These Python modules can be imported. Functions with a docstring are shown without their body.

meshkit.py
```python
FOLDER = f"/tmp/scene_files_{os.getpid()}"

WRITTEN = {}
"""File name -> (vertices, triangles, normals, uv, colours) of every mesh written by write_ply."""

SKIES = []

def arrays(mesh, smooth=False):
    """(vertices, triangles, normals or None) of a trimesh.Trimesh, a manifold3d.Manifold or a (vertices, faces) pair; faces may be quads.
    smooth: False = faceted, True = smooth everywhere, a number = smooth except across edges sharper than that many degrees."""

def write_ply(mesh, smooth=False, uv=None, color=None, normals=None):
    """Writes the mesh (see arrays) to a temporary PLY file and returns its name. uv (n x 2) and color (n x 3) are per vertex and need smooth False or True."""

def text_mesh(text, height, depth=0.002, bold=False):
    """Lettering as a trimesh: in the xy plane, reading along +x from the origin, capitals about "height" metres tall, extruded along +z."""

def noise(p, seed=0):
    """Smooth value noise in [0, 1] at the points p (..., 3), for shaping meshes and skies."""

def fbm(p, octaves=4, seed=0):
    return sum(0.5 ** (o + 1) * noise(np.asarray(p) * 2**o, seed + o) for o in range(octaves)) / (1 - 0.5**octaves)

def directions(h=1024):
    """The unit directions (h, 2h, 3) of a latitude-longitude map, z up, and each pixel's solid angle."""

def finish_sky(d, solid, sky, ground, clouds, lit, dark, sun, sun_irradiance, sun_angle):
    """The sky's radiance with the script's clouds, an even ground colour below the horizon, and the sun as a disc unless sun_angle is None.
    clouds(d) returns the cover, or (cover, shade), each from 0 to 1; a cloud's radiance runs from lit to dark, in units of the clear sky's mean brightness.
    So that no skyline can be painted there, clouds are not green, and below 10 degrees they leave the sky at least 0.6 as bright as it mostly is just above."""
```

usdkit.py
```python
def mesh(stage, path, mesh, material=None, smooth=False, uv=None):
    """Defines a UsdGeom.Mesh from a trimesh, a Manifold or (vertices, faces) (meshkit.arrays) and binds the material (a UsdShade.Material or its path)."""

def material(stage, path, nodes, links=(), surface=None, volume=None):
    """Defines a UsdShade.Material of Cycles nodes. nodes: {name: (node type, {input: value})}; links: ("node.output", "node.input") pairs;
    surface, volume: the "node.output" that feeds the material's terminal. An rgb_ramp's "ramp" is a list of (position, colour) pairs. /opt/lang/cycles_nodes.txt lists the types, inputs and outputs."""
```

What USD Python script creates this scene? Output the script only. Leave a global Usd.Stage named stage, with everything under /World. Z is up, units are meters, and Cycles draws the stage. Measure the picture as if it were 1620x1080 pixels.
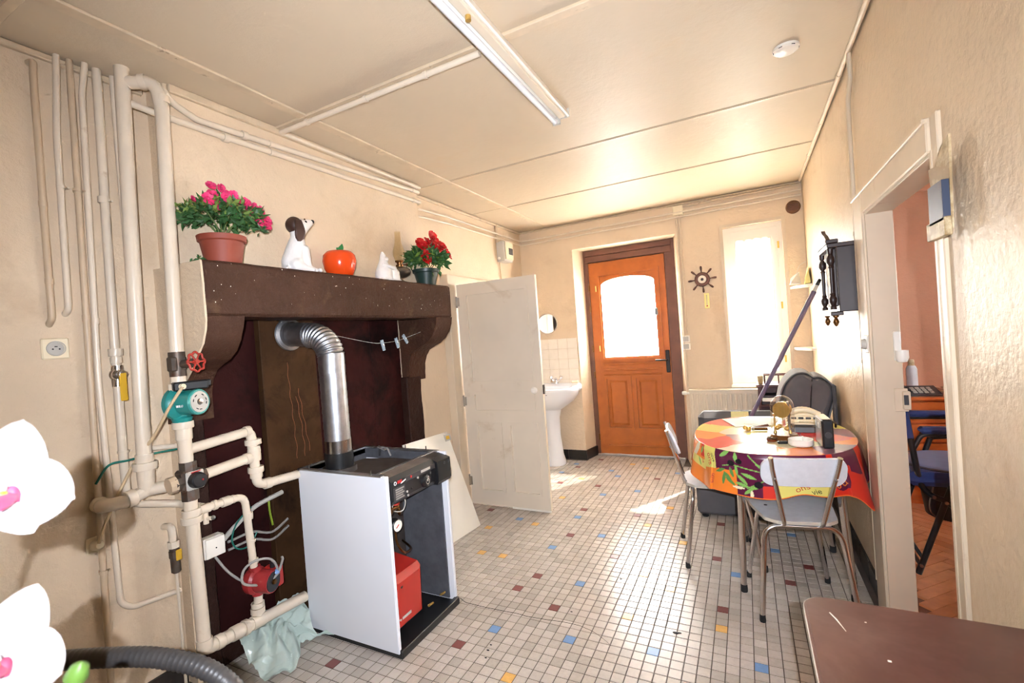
import math, random
import numpy as np, trimesh, usdkit
from meshkit import text_mesh, noise, fbm
from pxr import Usd, UsdGeom, UsdLux, UsdShade, Gf, Sdf, Vt
from shapely.geometry import Polygon, Point, box as sbox
from shapely import affinity

random.seed(7)
RNG = np.random.default_rng(7)
stage = Usd.Stage.CreateInMemory()
UsdGeom.SetStageUpAxis(stage, 'Z')
UsdGeom.SetStageMetersPerUnit(stage, 1.0)
UsdGeom.Xform.Define(stage, '/World')
UsdGeom.Scope.Define(stage, '/World/Looks')
PI = math.pi
V = lambda *a: np.array(a, float)

# ------------------------------------------------------------------ camera, sky, sun, flash, exposure
EXPOSURE = 0.1
YAW, PITCH, ROLL, FPX, EYE = -.471034, -.011095, -.073461, 733.17, V(0, 0, 1.35)
fw = V(math.sin(YAW)*math.cos(PITCH), math.cos(YAW)*math.cos(PITCH), math.sin(PITCH))
r0 = V(math.cos(YAW), -math.sin(YAW), 0); u0 = np.cross(r0, fw)
rt = r0*math.cos(ROLL) + u0*math.sin(ROLL); up = -r0*math.sin(ROLL) + u0*math.cos(ROLL)
def look_matrix(pos, right, upv, back):
    return Gf.Matrix4d(*[float(x) for x in (*right, 0, *upv, 0, *back, 0, *pos, 1)])
cam = UsdGeom.Camera.Define(stage, '/World/camera')
cam.AddTransformOp().Set(look_matrix(EYE, rt, up, -fw))
cam.CreateHorizontalApertureAttr(36.0); cam.CreateVerticalApertureAttr(24.0)
cam.CreateFocalLengthAttr(FPX/1620*36); cam.CreateFStopAttr(5.6); cam.CreateFocusDistanceAttr(2.6)
cam.CreateClippingRangeAttr(Gf.Vec2f(0.02, 500)); cam.CreateExposureAttr(EXPOSURE)

dome = UsdLux.DomeLight.Define(stage, '/World/sky_light')           # bright hazy daylight outside
dome.CreateIntensityAttr(20.0); dome.CreateColorAttr(Gf.Vec3f(.98, .99, 1.0))
SUN_DIR = V(-.62, -1.0, -1.42); SUN_DIR /= np.linalg.norm(SUN_DIR)
sun = UsdLux.DistantLight.Define(stage, '/World/sun_light')
sun.CreateIntensityAttr(45.0); sun.CreateNormalizeAttr(True); sun.CreateAngleAttr(.8); sun.CreateColorAttr(Gf.Vec3f(1, .96, .90))
_b = -SUN_DIR; _r = np.cross(V(0, 0, 1), _b); _r /= np.linalg.norm(_r)
sun.AddTransformOp().Set(look_matrix(V(0, 8, 8), _r, np.cross(_b, _r), _b))
flash = UsdLux.SphereLight.Define(stage, '/World/camera_flash')      # the photographer's flash, on top of the camera body
flash.CreateRadiusAttr(.0045); flash.CreateIntensityAttr(375000.0); flash.CreateColorAttr(Gf.Vec3f(.92, .97, 1.08))
_sh = UsdLux.ShapingAPI.Apply(flash.GetPrim()); _sh.CreateShapingConeAngleAttr(61.0); _sh.CreateShapingConeSoftnessAttr(1.0)
flash.AddTransformOp().Set(look_matrix(EYE - .10*fw + .07*up, rt, up, -fw))

# ------------------------------------------------------------------ helpers
USED = {}
def numbered(parent, name):
    k = (parent, name); n = USED.get(k, 0); USED[k] = n+1
    return f'{parent}/{name}' + (f'_{n:03d}' if n else '')

def lin(c):
    c = np.array(c, float)/255
    return tuple(np.where(c < .04045, c/12.92, ((c+.055)/1.055)**2.4))
MATS = {}
def M(name, col, rough=.5, var=.10, scale=6, metal=0, bump=0, bscale=80, bdist=.01, spec=.5, stain=None, sscale=2.0, smin=.55, smax=.75, detail=4, **kw):
    """Painted / plastered / metal surface: base colour with noise variation, optional stains of another colour, fine relief."""
    a = np.array(lin(col))
    n = {'tc': ('texture_coordinate', {}), 'p': ('principled_bsdf', {'roughness': rough, 'metallic': metal, 'specular_ior_level': spec, **kw})}
    l = []
    n['n'] = ('noise_texture', {'scale': scale, 'detail': detail, 'roughness': .6})
    n['r'] = ('rgb_ramp', {'ramp': [(.3, tuple(a*(1-var))), (.7, tuple(np.minimum(a*(1+var), .95)))]})
    l += [('tc.object', 'n.vector'), ('n.fac', 'r.fac')]
    out = 'r.color'
    if stain is not None:
        n['n2'] = ('noise_texture', {'scale': sscale, 'detail': 8, 'roughness': .68, 'distortion': .4})
        n['r2'] = ('rgb_ramp', {'ramp': [(smin, (0, 0, 0)), (smax, (1, 1, 1))]})
        n['mx'] = ('mix_color', {'b': lin(stain)})
        l += [('tc.object', 'n2.vector'), ('n2.fac', 'r2.fac'), ('r2.color', 'mx.fac'), (out, 'mx.a')]
        out = 'mx.result'
    l += [(out, 'p.base_color')]
    if bump:
        n['bn'] = ('noise_texture', {'scale': bscale, 'detail': 5, 'roughness': .6}); n['b'] = ('bump', {'strength': bump, 'distance': bdist})
        l += [('tc.object', 'bn.vector'), ('bn.fac', 'b.height'), ('b.normal', 'p.normal')]
    MATS[name] = usdkit.material(stage, f'/World/Looks/{name}', n, l, surface='p.BSDF')
    return MATS[name]

def tri(m):
    if isinstance(m, tuple):
        v, f = np.asarray(m[0], float), np.asarray(m[1], int)
        if f.shape[1] == 4: f = np.vstack([f[:, [0, 1, 2]], f[:, [0, 2, 3]]])
        return v, f
    if hasattr(m, 'to_mesh'):
        q = m.to_mesh(); return np.array(q.vert_properties[:, :3]), np.array(q.tri_verts)
    return np.array(m.vertices, float), np.array(m.faces, int)

def hull(p):
    h = trimesh.convex.convex_hull(np.asarray(p, float)); return np.array(h.vertices), np.array(h.faces)

def rotz(p, a, c=(0, 0, 0)):
    c = np.asarray(c, float); s, k = math.sin(a), math.cos(a)
    return (np.asarray(p, float)-c) @ np.array([[k, s, 0], [-s, k, 0], [0, 0, 1]]) + c

def roty(p, a, c=(0, 0, 0)):
    c = np.asarray(c, float); s, k = math.sin(a), math.cos(a)
    return (np.asarray(p, float)-c) @ np.array([[k, 0, -s], [0, 1, 0], [s, 0, k]]) + c

def rotx(p, a, c=(0, 0, 0)):
    c = np.asarray(c, float); s, k = math.sin(a), math.cos(a)
    return (np.asarray(p, float)-c) @ np.array([[1, 0, 0], [0, k, s], [0, -s, k]]) + c

def spline(pts, n=8):
    p = np.asarray(pts, float); q = np.vstack([2*p[0]-p[1], p, 2*p[-1]-p[-2]]); out = []
    for i in range(1, len(q)-2):
        a, b, c, d = q[i-1:i+3]
        for t in np.linspace(0, 1, n, endpoint=False):
            out.append(.5*(2*b+(c-a)*t+(2*a-5*b+4*c-d)*t*t+(3*b-a-3*c+d)*t**3))
    return np.array(out+[p[-1]])

def fillet(pts, r, n=6):
    p = [np.asarray(x, float) for x in pts]; out = [p[0]]
    for i in range(1, len(p)-1):
        a, b, c = p[i-1], p[i], p[i+1]
        u, w = a-b, c-b; lu, lw = np.linalg.norm(u), np.linalg.norm(w); u, w = u/lu, w/lw
        ang = math.acos(np.clip(u@w, -1, 1))
        if ang > 3.05: out.append(b); continue
        d = min(r/math.tan(ang/2), .48*lu, .48*lw); s, e = b+u*d, b+w*d
        for t in np.linspace(0, 1, n+1): out.append((1-t)**2*s+2*t*(1-t)*b+t*t*e)
    return np.array(out+[p[-1]])

class MB:
    """Collects shapes and becomes one mesh."""
    def __init__(s): s.v, s.f, s.n = [], [], 0
    def add(s, m, at=None):
        v, f = tri(m)
        if at is not None: v = v+np.asarray(at, float)
        s.v.append(v); s.f.append(f+s.n); s.n += len(v); return s
    def box(s, lo, hi, b=0):
        lo, hi = np.minimum(lo, hi).astype(float), np.maximum(lo, hi).astype(float)
        if not b:
            c = np.array([[x, y, z] for x in (0, 1) for y in (0, 1) for z in (0, 1)])*(hi-lo)+lo
            return s.add((c, np.array([[0, 1, 3, 2], [4, 6, 7, 5], [0, 4, 5, 1], [2, 3, 7, 6], [0, 2, 6, 4], [1, 5, 7, 3]])))
        b = min(b, .49*(hi-lo).min()); P = []
        for x in (0, 1):
            for y in (0, 1):
                for z in (0, 1):
                    c = np.where([x, y, z], hi, lo); d = np.where([x, y, z], -1, 1)*b
                    for k in range(3):
                        e = d.copy(); e[k] = 0; P.append(c+e)
        return s.add(hull(P))
    def rbox(s, c, size, b=0, rz=0, ry=0, rx=0):
        m = MB().box(-np.array(size, float)/2, np.array(size, float)/2, b); v = np.vstack(m.v)
        if rx: v = rotx(v, rx)
        if ry: v = roty(v, ry)
        if rz: v = rotz(v, rz)
        return s.add((v+np.asarray(c, float), m.f[0]))
    def tube(s, path, r, n=12, caps=True, flat=1.0):
        p = np.asarray(path, float); keep = [0]+[i for i in range(1, len(p)) if np.linalg.norm(p[i]-p[i-1]) > 1e-7]
        r = np.broadcast_to(r, (len(p),))[keep]; p = p[keep]
        d = np.diff(p, axis=0); d /= np.linalg.norm(d, axis=1, keepdims=True)
        t = np.vstack([d[:1], d[1:]+d[:-1], d[-1:]]); t /= np.linalg.norm(t, axis=1, keepdims=True)+1e-12
        a = np.cross(t[0], V(0, 0, 1) if abs(t[0][2]) < .9 else V(1, 0, 0)); a /= np.linalg.norm(a)
        A = [a]
        for i in range(1, len(p)):
            a = A[-1]-(A[-1]@t[i])*t[i]; A.append(a/np.linalg.norm(a))
        A = np.array(A); B = np.cross(t, A); g = np.arange(n)*2*PI/n
        v = p[:, None]+r[:, None, None]*(np.cos(g)[None, :, None]*A[:, None]+flat*np.sin(g)[None, :, None]*B[:, None])
        i, j = np.meshgrid(np.arange(len(p)-1), np.arange(n), indexing='ij')
        q = np.stack([i*n+j, i*n+(j+1) % n, (i+1)*n+(j+1) % n, (i+1)*n+j], -1).reshape(-1, 4)
        f = np.vstack([q[:, [0, 1, 2]], q[:, [0, 2, 3]]]); v = v.reshape(-1, 3)
        if caps:
            k = len(v); v = np.vstack([v, p[0], p[-1]]); j = np.arange(n); e = (len(p)-1)*n
            f = np.vstack([f, np.c_[(j+1) % n, j, np.full(n, k)], np.c_[e+j, e+(j+1) % n, np.full(n, k+1)]])
        return s.add((v, f))
    def cyl(s, a, b, r, r2=None, n=16):
        return s.tube([a, b], [r, r if r2 is None else r2], n)
    def lathe(s, prof, o=(0, 0, 0), axis=(0, 0, 1), n=32, flip=False):
        """prof: (radius, height) pairs, turned about axis through o."""
        pr = np.array(prof, float); w = np.asarray(axis, float); w /= np.linalg.norm(w)
        a = np.cross(w, V(0, 0, 1) if abs(w[2]) < .9 else V(1, 0, 0)); a /= np.linalg.norm(a); b = np.cross(w, a)
        g = np.arange(n)*2*PI/n; ring = np.cos(g)[:, None]*a+np.sin(g)[:, None]*b
        v = np.asarray(o, float)+pr[:, 0, None, None]*ring[None]+pr[:, 1, None, None]*w
        i, j = np.meshgrid(np.arange(len(pr)-1), np.arange(n), indexing='ij')
        q = np.stack([i*n+j, i*n+(j+1) % n, (i+1)*n+(j+1) % n, (i+1)*n+j], -1).reshape(-1, 4)
        if flip: q = q[:, ::-1]
        return s.add((v.reshape(-1, 3), q))
    def prism(s, poly, h0, h1, plane='xy'):
        """poly in the plane's two axes, extruded along the third from h0 to h1."""
        P = poly if hasattr(poly, 'exterior') else Polygon(poly)
        for g in getattr(P, 'geoms', [P]):
            m = trimesh.creation.extrude_polygon(g, h1-h0, engine='earcut'); v = np.array(m.vertices); v[:, 2] += h0; f = np.array(m.faces)
            if plane == 'xz': v = v[:, [0, 2, 1]]; f = f[:, ::-1]
            if plane == 'yz': v = v[:, [2, 0, 1]]
            s.add((v, f))
        return s
    def sph(s, c, r, sub=2, scale=(1, 1, 1)):
        m = trimesh.creation.icosphere(sub, 1.0); return s.add((np.array(m.vertices)*np.array(scale)*r+np.asarray(c, float), m.faces))
    def text(s, txt, h, o, right, upv, depth=.001, bold=True):
        m = text_mesh(txt, h, depth, bold); R = np.array([right, upv, np.cross(right, upv)], float)
        return s.add((np.array(m.vertices) @ R+np.asarray(o, float), m.faces))
    def get(s): return np.vstack(s.v), np.vstack(s.f)

def tag(p, label=None, cat=None, group=None, kind=None):
    for k, x in (('label', label), ('category', cat), ('group', group), ('kind', kind)):
        if x: p.SetCustomDataByKey(k, x)

OFF = {}
def thing(name, label, cat, loc=(0, 0, 0), rz=0, group=None, kind=None):
    """An Xform at the thing's base; its parts (world coordinates when rz is 0) follow as children."""
    path = numbered('/World', name); x = UsdGeom.Xform.Define(stage, path)
    x.AddTranslateOp().Set(Gf.Vec3d(*map(float, loc)))
    if rz: x.AddRotateZOp().Set(math.degrees(rz))
    tag(x.GetPrim(), label, cat, group, kind); OFF[path] = V(0, 0, 0) if rz else V(*loc)
    return path
def part(parent, name, mb, mat, smooth=35, label=None, kind=None):
    v, f = mb.get() if isinstance(mb, MB) else tri(mb)
    path = numbered(parent, name); root = '/'.join(path.split('/')[:3])
    m = usdkit.mesh(stage, path, (v-OFF.get(root, 0), f), MATS[mat] if isinstance(mat, str) else mat, smooth)
    tag(m.GetPrim(), label, kind=kind); return path
def solo(name, label, cat, mb, mat, smooth=35, group=None, kind=None):
    path = part('/World', name, mb, mat, smooth); tag(stage.GetPrimAtPath(path), label, cat, group, kind); return path
def struct(name, mb, mat, smooth=False, label=None):
    path = part('/World', name, mb, mat, smooth); tag(stage.GetPrimAtPath(path), label, kind='structure'); return path
def dup(src, label, loc, rz=0):
    p0 = stage.GetPrimAtPath(src); was = p0.GetCustomData(); base = src.split('/')[-1]
    path = numbered('/World', base); x = UsdGeom.Xform.Define(stage, path)
    x.GetPrim().GetReferences().AddInternalReference(src); x.ClearXformOpOrder()
    x.AddTranslateOp().Set(Gf.Vec3d(*map(float, loc)))
    if rz: x.AddRotateZOp(opSuffix='turn').Set(math.degrees(rz))
    tag(x.GetPrim(), label, was.get('category'), was.get('group')); x.GetPrim().SetInstanceable(True)
    return path
def grid_mesh(P):
    """P: (n, m, 3) points as a quad sheet."""
    n, m = P.shape[:2]; i, j = np.meshgrid(np.arange(n-1), np.arange(m-1), indexing='ij')
    q = np.stack([i*m+j, i*m+j+1, (i+1)*m+j+1, (i+1)*m+j], -1).reshape(-1, 4)
    return P.reshape(-1, 3), q
def thick_sheet(P, N, t):
    a, q = grid_mesh(P); b = (P-N*t).reshape(-1, 3); n, m = P.shape[:2]; k = len(a)
    rim = [(i*m+j) for i, j in [(0, j) for j in range(m)]+[(i, m-1) for i in range(1, n)]+[(n-1, j) for j in range(m-2, -1, -1)]+[(i, 0) for i in range(n-2, 0, -1)]]
    rq = [[rim[x], rim[(x+1) % len(rim)], rim[(x+1) % len(rim)]+k, rim[x]+k] for x in range(len(rim))]
    return np.vstack([a, b]), np.vstack([q[:, ::-1], q+k, np.array(rq)])
# ------------------------------------------------------------------ materials
M('plaster_cream', (219, 198, 170), .55, .06, 2.2, bump=.65, bscale=38, bdist=.008, stain=(196, 170, 138), sscale=1.6, smin=.56, smax=.80)
M('plaster_glossy', (211, 189, 159), .40, .05, 3.0, bump=.55, bscale=34, bdist=.009, spec=.32, stain=(182, 154, 118), sscale=2.2, smin=.56, smax=.82)
M('plaster_dark_return', (196, 172, 150), .5, .08, 4, bump=.6, bscale=45, bdist=.01)
M('ceiling_paint', (206, 189, 164), .45, .04, 1.3, bump=.35, bscale=26, bdist=.005, stain=(208, 186, 154), sscale=2.6, smin=.58, smax=.80, spec=.12)
M('batten_paint', (206, 186, 158), .45, .12, 9, stain=(120, 92, 66), sscale=9, smin=.62, smax=.74)
M('dark_gap', (42, 34, 28), .9)
M('pipe_paint', (222, 207, 186), .32, .06, 7, bump=.25, bscale=40, bdist=.004, stain=(176, 138, 98), sscale=7, smin=.64, smax=.80)
M('pipe_tan', (200, 178, 150), .42, .08, 8, stain=(150, 110, 78), sscale=9, smin=.6, smax=.8)
M('cream_door', (226, 212, 192), .42, .04, 3, bump=.2, bscale=30, bdist=.003, stain=(186, 156, 116), sscale=2.4, smin=.58, smax=.8)
M('cream_trim', (212, 194, 168), .4, .05, 5, bump=.2, bscale=30, bdist=.003, stain=(170, 130, 90), sscale=6, smin=.64, smax=.8)
M('white_paint', (244, 238, 226), .35, .03, 5)
M('mantel_brown', (70, 45, 33), .6, .16, 5, spec=.2, bump=.9, bscale=34, bdist=.012, stain=(96, 72, 52), sscale=6, smin=.56, smax=.74)
M('mantel_leg_brown', (48, 27, 20), .6, .2, 6, spec=.2, bump=.9, bscale=30, bdist=.012, stain=(26, 13, 10), sscale=4, smin=.5, smax=.7)
M('hearth_oxblood', (46, 18, 17), .7, .25, 4, spec=.08, bump=.4, bscale=24, bdist=.008, stain=(20, 10, 9), sscale=3.0, smin=.48, smax=.66)
M('hearth_olive', (66, 44, 26), .65, .28, 5, spec=.1, bump=.4, bscale=30, bdist=.006, stain=(32, 19, 13), sscale=3.2, smin=.50, smax=.68)
M('rust', (128, 70, 32), .7, .3, 30)
M('grout', (86, 76, 68), .8, .12, 20)
for _k, _c in dict(a=(190, 180, 169), b=(183, 172, 160), c=(196, 186, 176), d=(176, 166, 155)).items():
    M('tile_cream_'+_k, _c, .26, .07, 60, detail=3, spec=.8)
M('tile_blue', (112, 148, 196), .28, .07, 60); M('tile_red', (116, 56, 50), .3, .09, 60); M('tile_ochre', (222, 172, 96), .28, .08, 60)
M('tile_black', (34, 31, 30), .25, .2, 12, stain=(96, 84, 72), sscale=14, smin=.62, smax=.78)
M('tile_white', (240, 232, 220), .16, .03, 20)
M('wall_grout', (214, 196, 172), .7)
M('orange_wood', (168, 92, 34), .36, .10, 8, stain=(146, 74, 26), sscale=5, smin=.5, smax=.8)
M('dark_brown_wood', (98, 60, 44), .5, .2, 9)
M('black_metal', (24, 24, 25), .38, .1); M('black_plastic', (26, 26, 28), .42, .1); M('rubber', (22, 21, 21), .7)
M('steel', (196, 196, 196), .22, .04, 12, metal=1); M('galvanized', (190, 192, 196), .40, .14, 26, metal=1)
M('chrome', (236, 236, 240), .16, .02, metal=1); M('brass', (214, 176, 98), .32, .1, metal=.75); M('bronze', (112, 78, 46), .35, .15, metal=1)
M('copper', (150, 82, 52), .3, .15, metal=1); M('panel_dust', (92, 82, 74), .7, .2, 20)
M('dull_iron', (96, 86, 78), .5, .2, 20, metal=.7, stain=(104, 66, 44), sscale=14, smin=.5, smax=.7)
M('boiler_white', (233, 235, 240), .28, .015, 3); M('panel_cream', (240, 235, 222), .35, .02)
M('boiler_steel', (92, 93, 98), .5, .2, 18, metal=.25); M('soot', (58, 50, 46), .7, .3, 14, stain=(120, 96, 70), sscale=6, smin=.6, smax=.75)
M('burner_red', (168, 40, 32), .32, .06, 8); M('pump_teal', (34, 134, 128), .35, .12, 12); M('pump_red', (158, 44, 46), .4, .15, 12, stain=(190, 120, 110), sscale=12, smin=.6, smax=.75)
M('wheel_red', (170, 52, 40), .45, .2, 20); M('lever_yellow', (214, 168, 44), .4, .1); M('paper_label', (238, 232, 216), .6, .03)
M('grey_plastic', (186, 182, 174), .5, .06); M('ivory_plastic', (236, 222, 192), .38, .04); M('cable_beige', (210, 184, 146), .45, .08)
M('cable_teal', (30, 110, 96), .45); M('cable_green', (128, 150, 40), .45); M('cable_grey', (150, 146, 140), .5, .1)
M('ink_red', (196, 38, 36), .5); M('ink_white', (238, 238, 238), .5); M('ink_black', (30, 28, 28), .5)
M('terracotta', (140, 64, 46), .6, .08, 10); M('green_pot', (36, 56, 50), .4, .1); M('soil', (48, 36, 28), .9, .3, 60)
def leafy(name, col, tr):
    usdkit_n = {'oi': ('noise_texture', {'scale': 30, 'detail': 2}), 'tc': ('texture_coordinate', {}),
         'r': ('rgb_ramp', {'ramp': [(.3, tuple(np.array(lin(col))*.7)), (.7, tuple(np.array(lin(col))*1.3))]}),
         'p': ('principled_bsdf', {'roughness': .45}), 't': ('translucent_bsdf', {'color': lin(tr)}), 'm': ('mix_closure', {'fac': .25})}
    MATS[name] = usdkit.material(stage, f'/World/Looks/{name}', usdkit_n, [('tc.object', 'oi.vector'), ('oi.fac', 'r.fac'), ('r.color', 'p.base_color'), ('p.BSDF', 'm.closure1'), ('t.BSDF', 'm.closure2')], surface='m.closure')
leafy('leaf_dark', (58, 98, 54), (70, 130, 55)); leafy('leaf_olive', (122, 144, 74), (130, 160, 70)); leafy('leaf_bright', (104, 140, 60), (110, 150, 60))
leafy('petal_pink', (226, 58, 120), (240, 100, 150)); leafy('petal_red', (196, 22, 30), (220, 40, 40)); leafy('petal_white', (248, 244, 248), (250, 245, 250)); leafy('petal_magenta', (186, 80, 112), (200, 90, 120))
M('dog_white', (234, 230, 226), .5, .05, 20, bump=.5, bscale=60, bdist=.004); M('dog_brown', (64, 40, 32), .45, .2, 20); M('dog_black', (22, 20, 20), .3)
M('apple_orange', (222, 74, 24), .18, .05, 4); M('apple_leaf', (36, 118, 60), .4); M('figure_white', (238, 234, 228), .5, .05, 20, bump=.6, bscale=90, bdist=.004)
M('pewter', (122, 112, 98), .38, .12, 20, metal=.85)
M('peg_grey', (168, 182, 192), .45); M('string_white', (210, 205, 196), .7)
M('formica_grey', (222, 222, 226), .3, .05, 30); M('formica_edge', (196, 186, 170), .45); M('armchair_grey', (88, 86, 88), .85, .1, 12, bump=.3, bscale=160, bdist=.002)
M('armchair_lit_edge', (120, 118, 120), .85, .06, 12); M('stick_purple', (104, 90, 112), .5, .08, 20, stain=(140, 124, 110), sscale=10, smin=.6, smax=.75)  # the lighter armchair grey paints window light on the back edge
M('radiator_white', (224, 210, 188), .35, .04); M('shelf_wood', (84, 38, 30), .4, .2, 12); M('book_dark', (60, 50, 54), .6); M('book_red', (150, 40, 50), .6); M('paper_white', (244, 240, 228), .7, .02); M('paper_yellow', (236, 226, 150), .6)
M('wall_clock_wood', (46, 30, 26), .38, .2, 14); M('vent_brown', (112, 74, 44), .6, .2, 20)
M('card_brown', (150, 124, 84), .5, .2, 12, stain=(214, 198, 160), sscale=10, smin=.45, smax=.6); M('booklet_blue', (44, 54, 76), .45, .06); M('wall_orange', (198, 146, 116), .5, .05, 4, bump=.4, bscale=40, bdist=.006)
M('chest_wood', (190, 98, 44), .38, .14, 10); M('navy_vinyl', (44, 62, 116), .4, .1, 8); M('grey_vinyl', (126, 140, 172), .4, .08, 8); M('phone_dark', (58, 56, 58), .45)
for _k, _c in dict(a=(184, 122, 86), b=(196, 134, 96), c=(170, 108, 74)).items(): M('parquet_'+_k, _c, .3, .14, 14)
M('table_mahogany', (80, 46, 38), .28, .16, 5, stain=(98, 64, 54), sscale=4, smin=.5, smax=.7); M('scratch', (226, 214, 200), .6)
M('hose_grey', (66, 63, 62), .42, .08); M('bag_inside', (200, 196, 190), .5)
M('bottle_white', (214, 216, 220), .35); M('stem_green', (94, 112, 62), .5)
def glassy(name, tint, k=1.0):
    n = {'t': ('transparent_bsdf', {'color': tint}), 'g': ('glossy_bsdf', {'roughness': .01, 'color': (1, 1, 1)}), 'f': ('layer_weight', {'blend': .5}), 'r': ('rgb_ramp', {'ramp': [(0, (.04*k,)*3), (.6, (.07*k,)*3), (.85, (min(.22*k, .6),)*3), (1, (.8, .8, .8))]}), 'm': ('mix_closure', {})}
    MATS[name] = usdkit.material(stage, f'/World/Looks/{name}', n, [('f.facing', 'r.fac'), ('r.color', 'm.fac'), ('t.BSDF', 'm.closure1'), ('g.BSDF', 'm.closure2')], surface='m.closure')
glassy('window_glass', (.97, .97, .96)); glassy('dome_glass', (.97, .97, .96), 1.8); glassy('lamp_glass', (.97, .92, .80), 1.8)
# frosted pane and sheer curtain: light passes and is spread
for _n, _c, _f in (('frosted_glass', (.96, .96, .95), .22), ('sheer_curtain', (.96, .95, .92), .35)):
    MATS[_n] = usdkit.material(stage, f'/World/Looks/{_n}', {'t': ('transparent_bsdf', {'color': (.98, .98, .97)}), 'l': ('translucent_bsdf', {'color': _c}), 'm': ('mix_closure', {'fac': _f})}, [('l.BSDF', 'm.closure1'), ('t.BSDF', 'm.closure2')], surface='m.closure')
MATS['mirror'] = usdkit.material(stage, '/World/Looks/mirror', {'p': ('principled_bsdf', {'base_color': (.92, .92, .92), 'metallic': 1.0, 'roughness': .02})}, [], surface='p.BSDF')
MATS['plastic_bag'] = usdkit.material(stage, '/World/Looks/plastic_bag', {'t': ('transparent_bsdf', {'color': (.95, .99, .97)}), 'p': ('principled_bsdf', {'base_color': lin((216, 232, 224)), 'roughness': .25}), 'm': ('mix_closure', {'fac': .62})}, [('t.BSDF', 'm.closure1'), ('p.BSDF', 'm.closure2')], surface='m.closure')
# meshes coloured by a primvar (loose far floor tiles; the printed oilcloth)
for _n, _r in (('tile_tinted', .26), ('oilcloth', .20)):
    MATS[_n] = usdkit.material(stage, f'/World/Looks/{_n}', {'a': ('attribute', {'attribute': 'tint'}), 'p': ('principled_bsdf', {'roughness': _r, 'specular_ior_level': .8})}, [('a.color', 'p.base_color')], surface='p.BSDF')
def tint(path, cols, interp='vertex'):
    UsdGeom.PrimvarsAPI(stage.GetPrimAtPath(path)).CreatePrimvar('tint', Sdf.ValueTypeNames.Color3fArray, interp).Set(Vt.Vec3fArray.FromNumpy(np.asarray(cols, np.float32)))
# ------------------------------------------------------------------ the room's shell
XL, XR, YB, YF, ZC = -2.18, .475, 4.64, -3.2, 2.48
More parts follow.
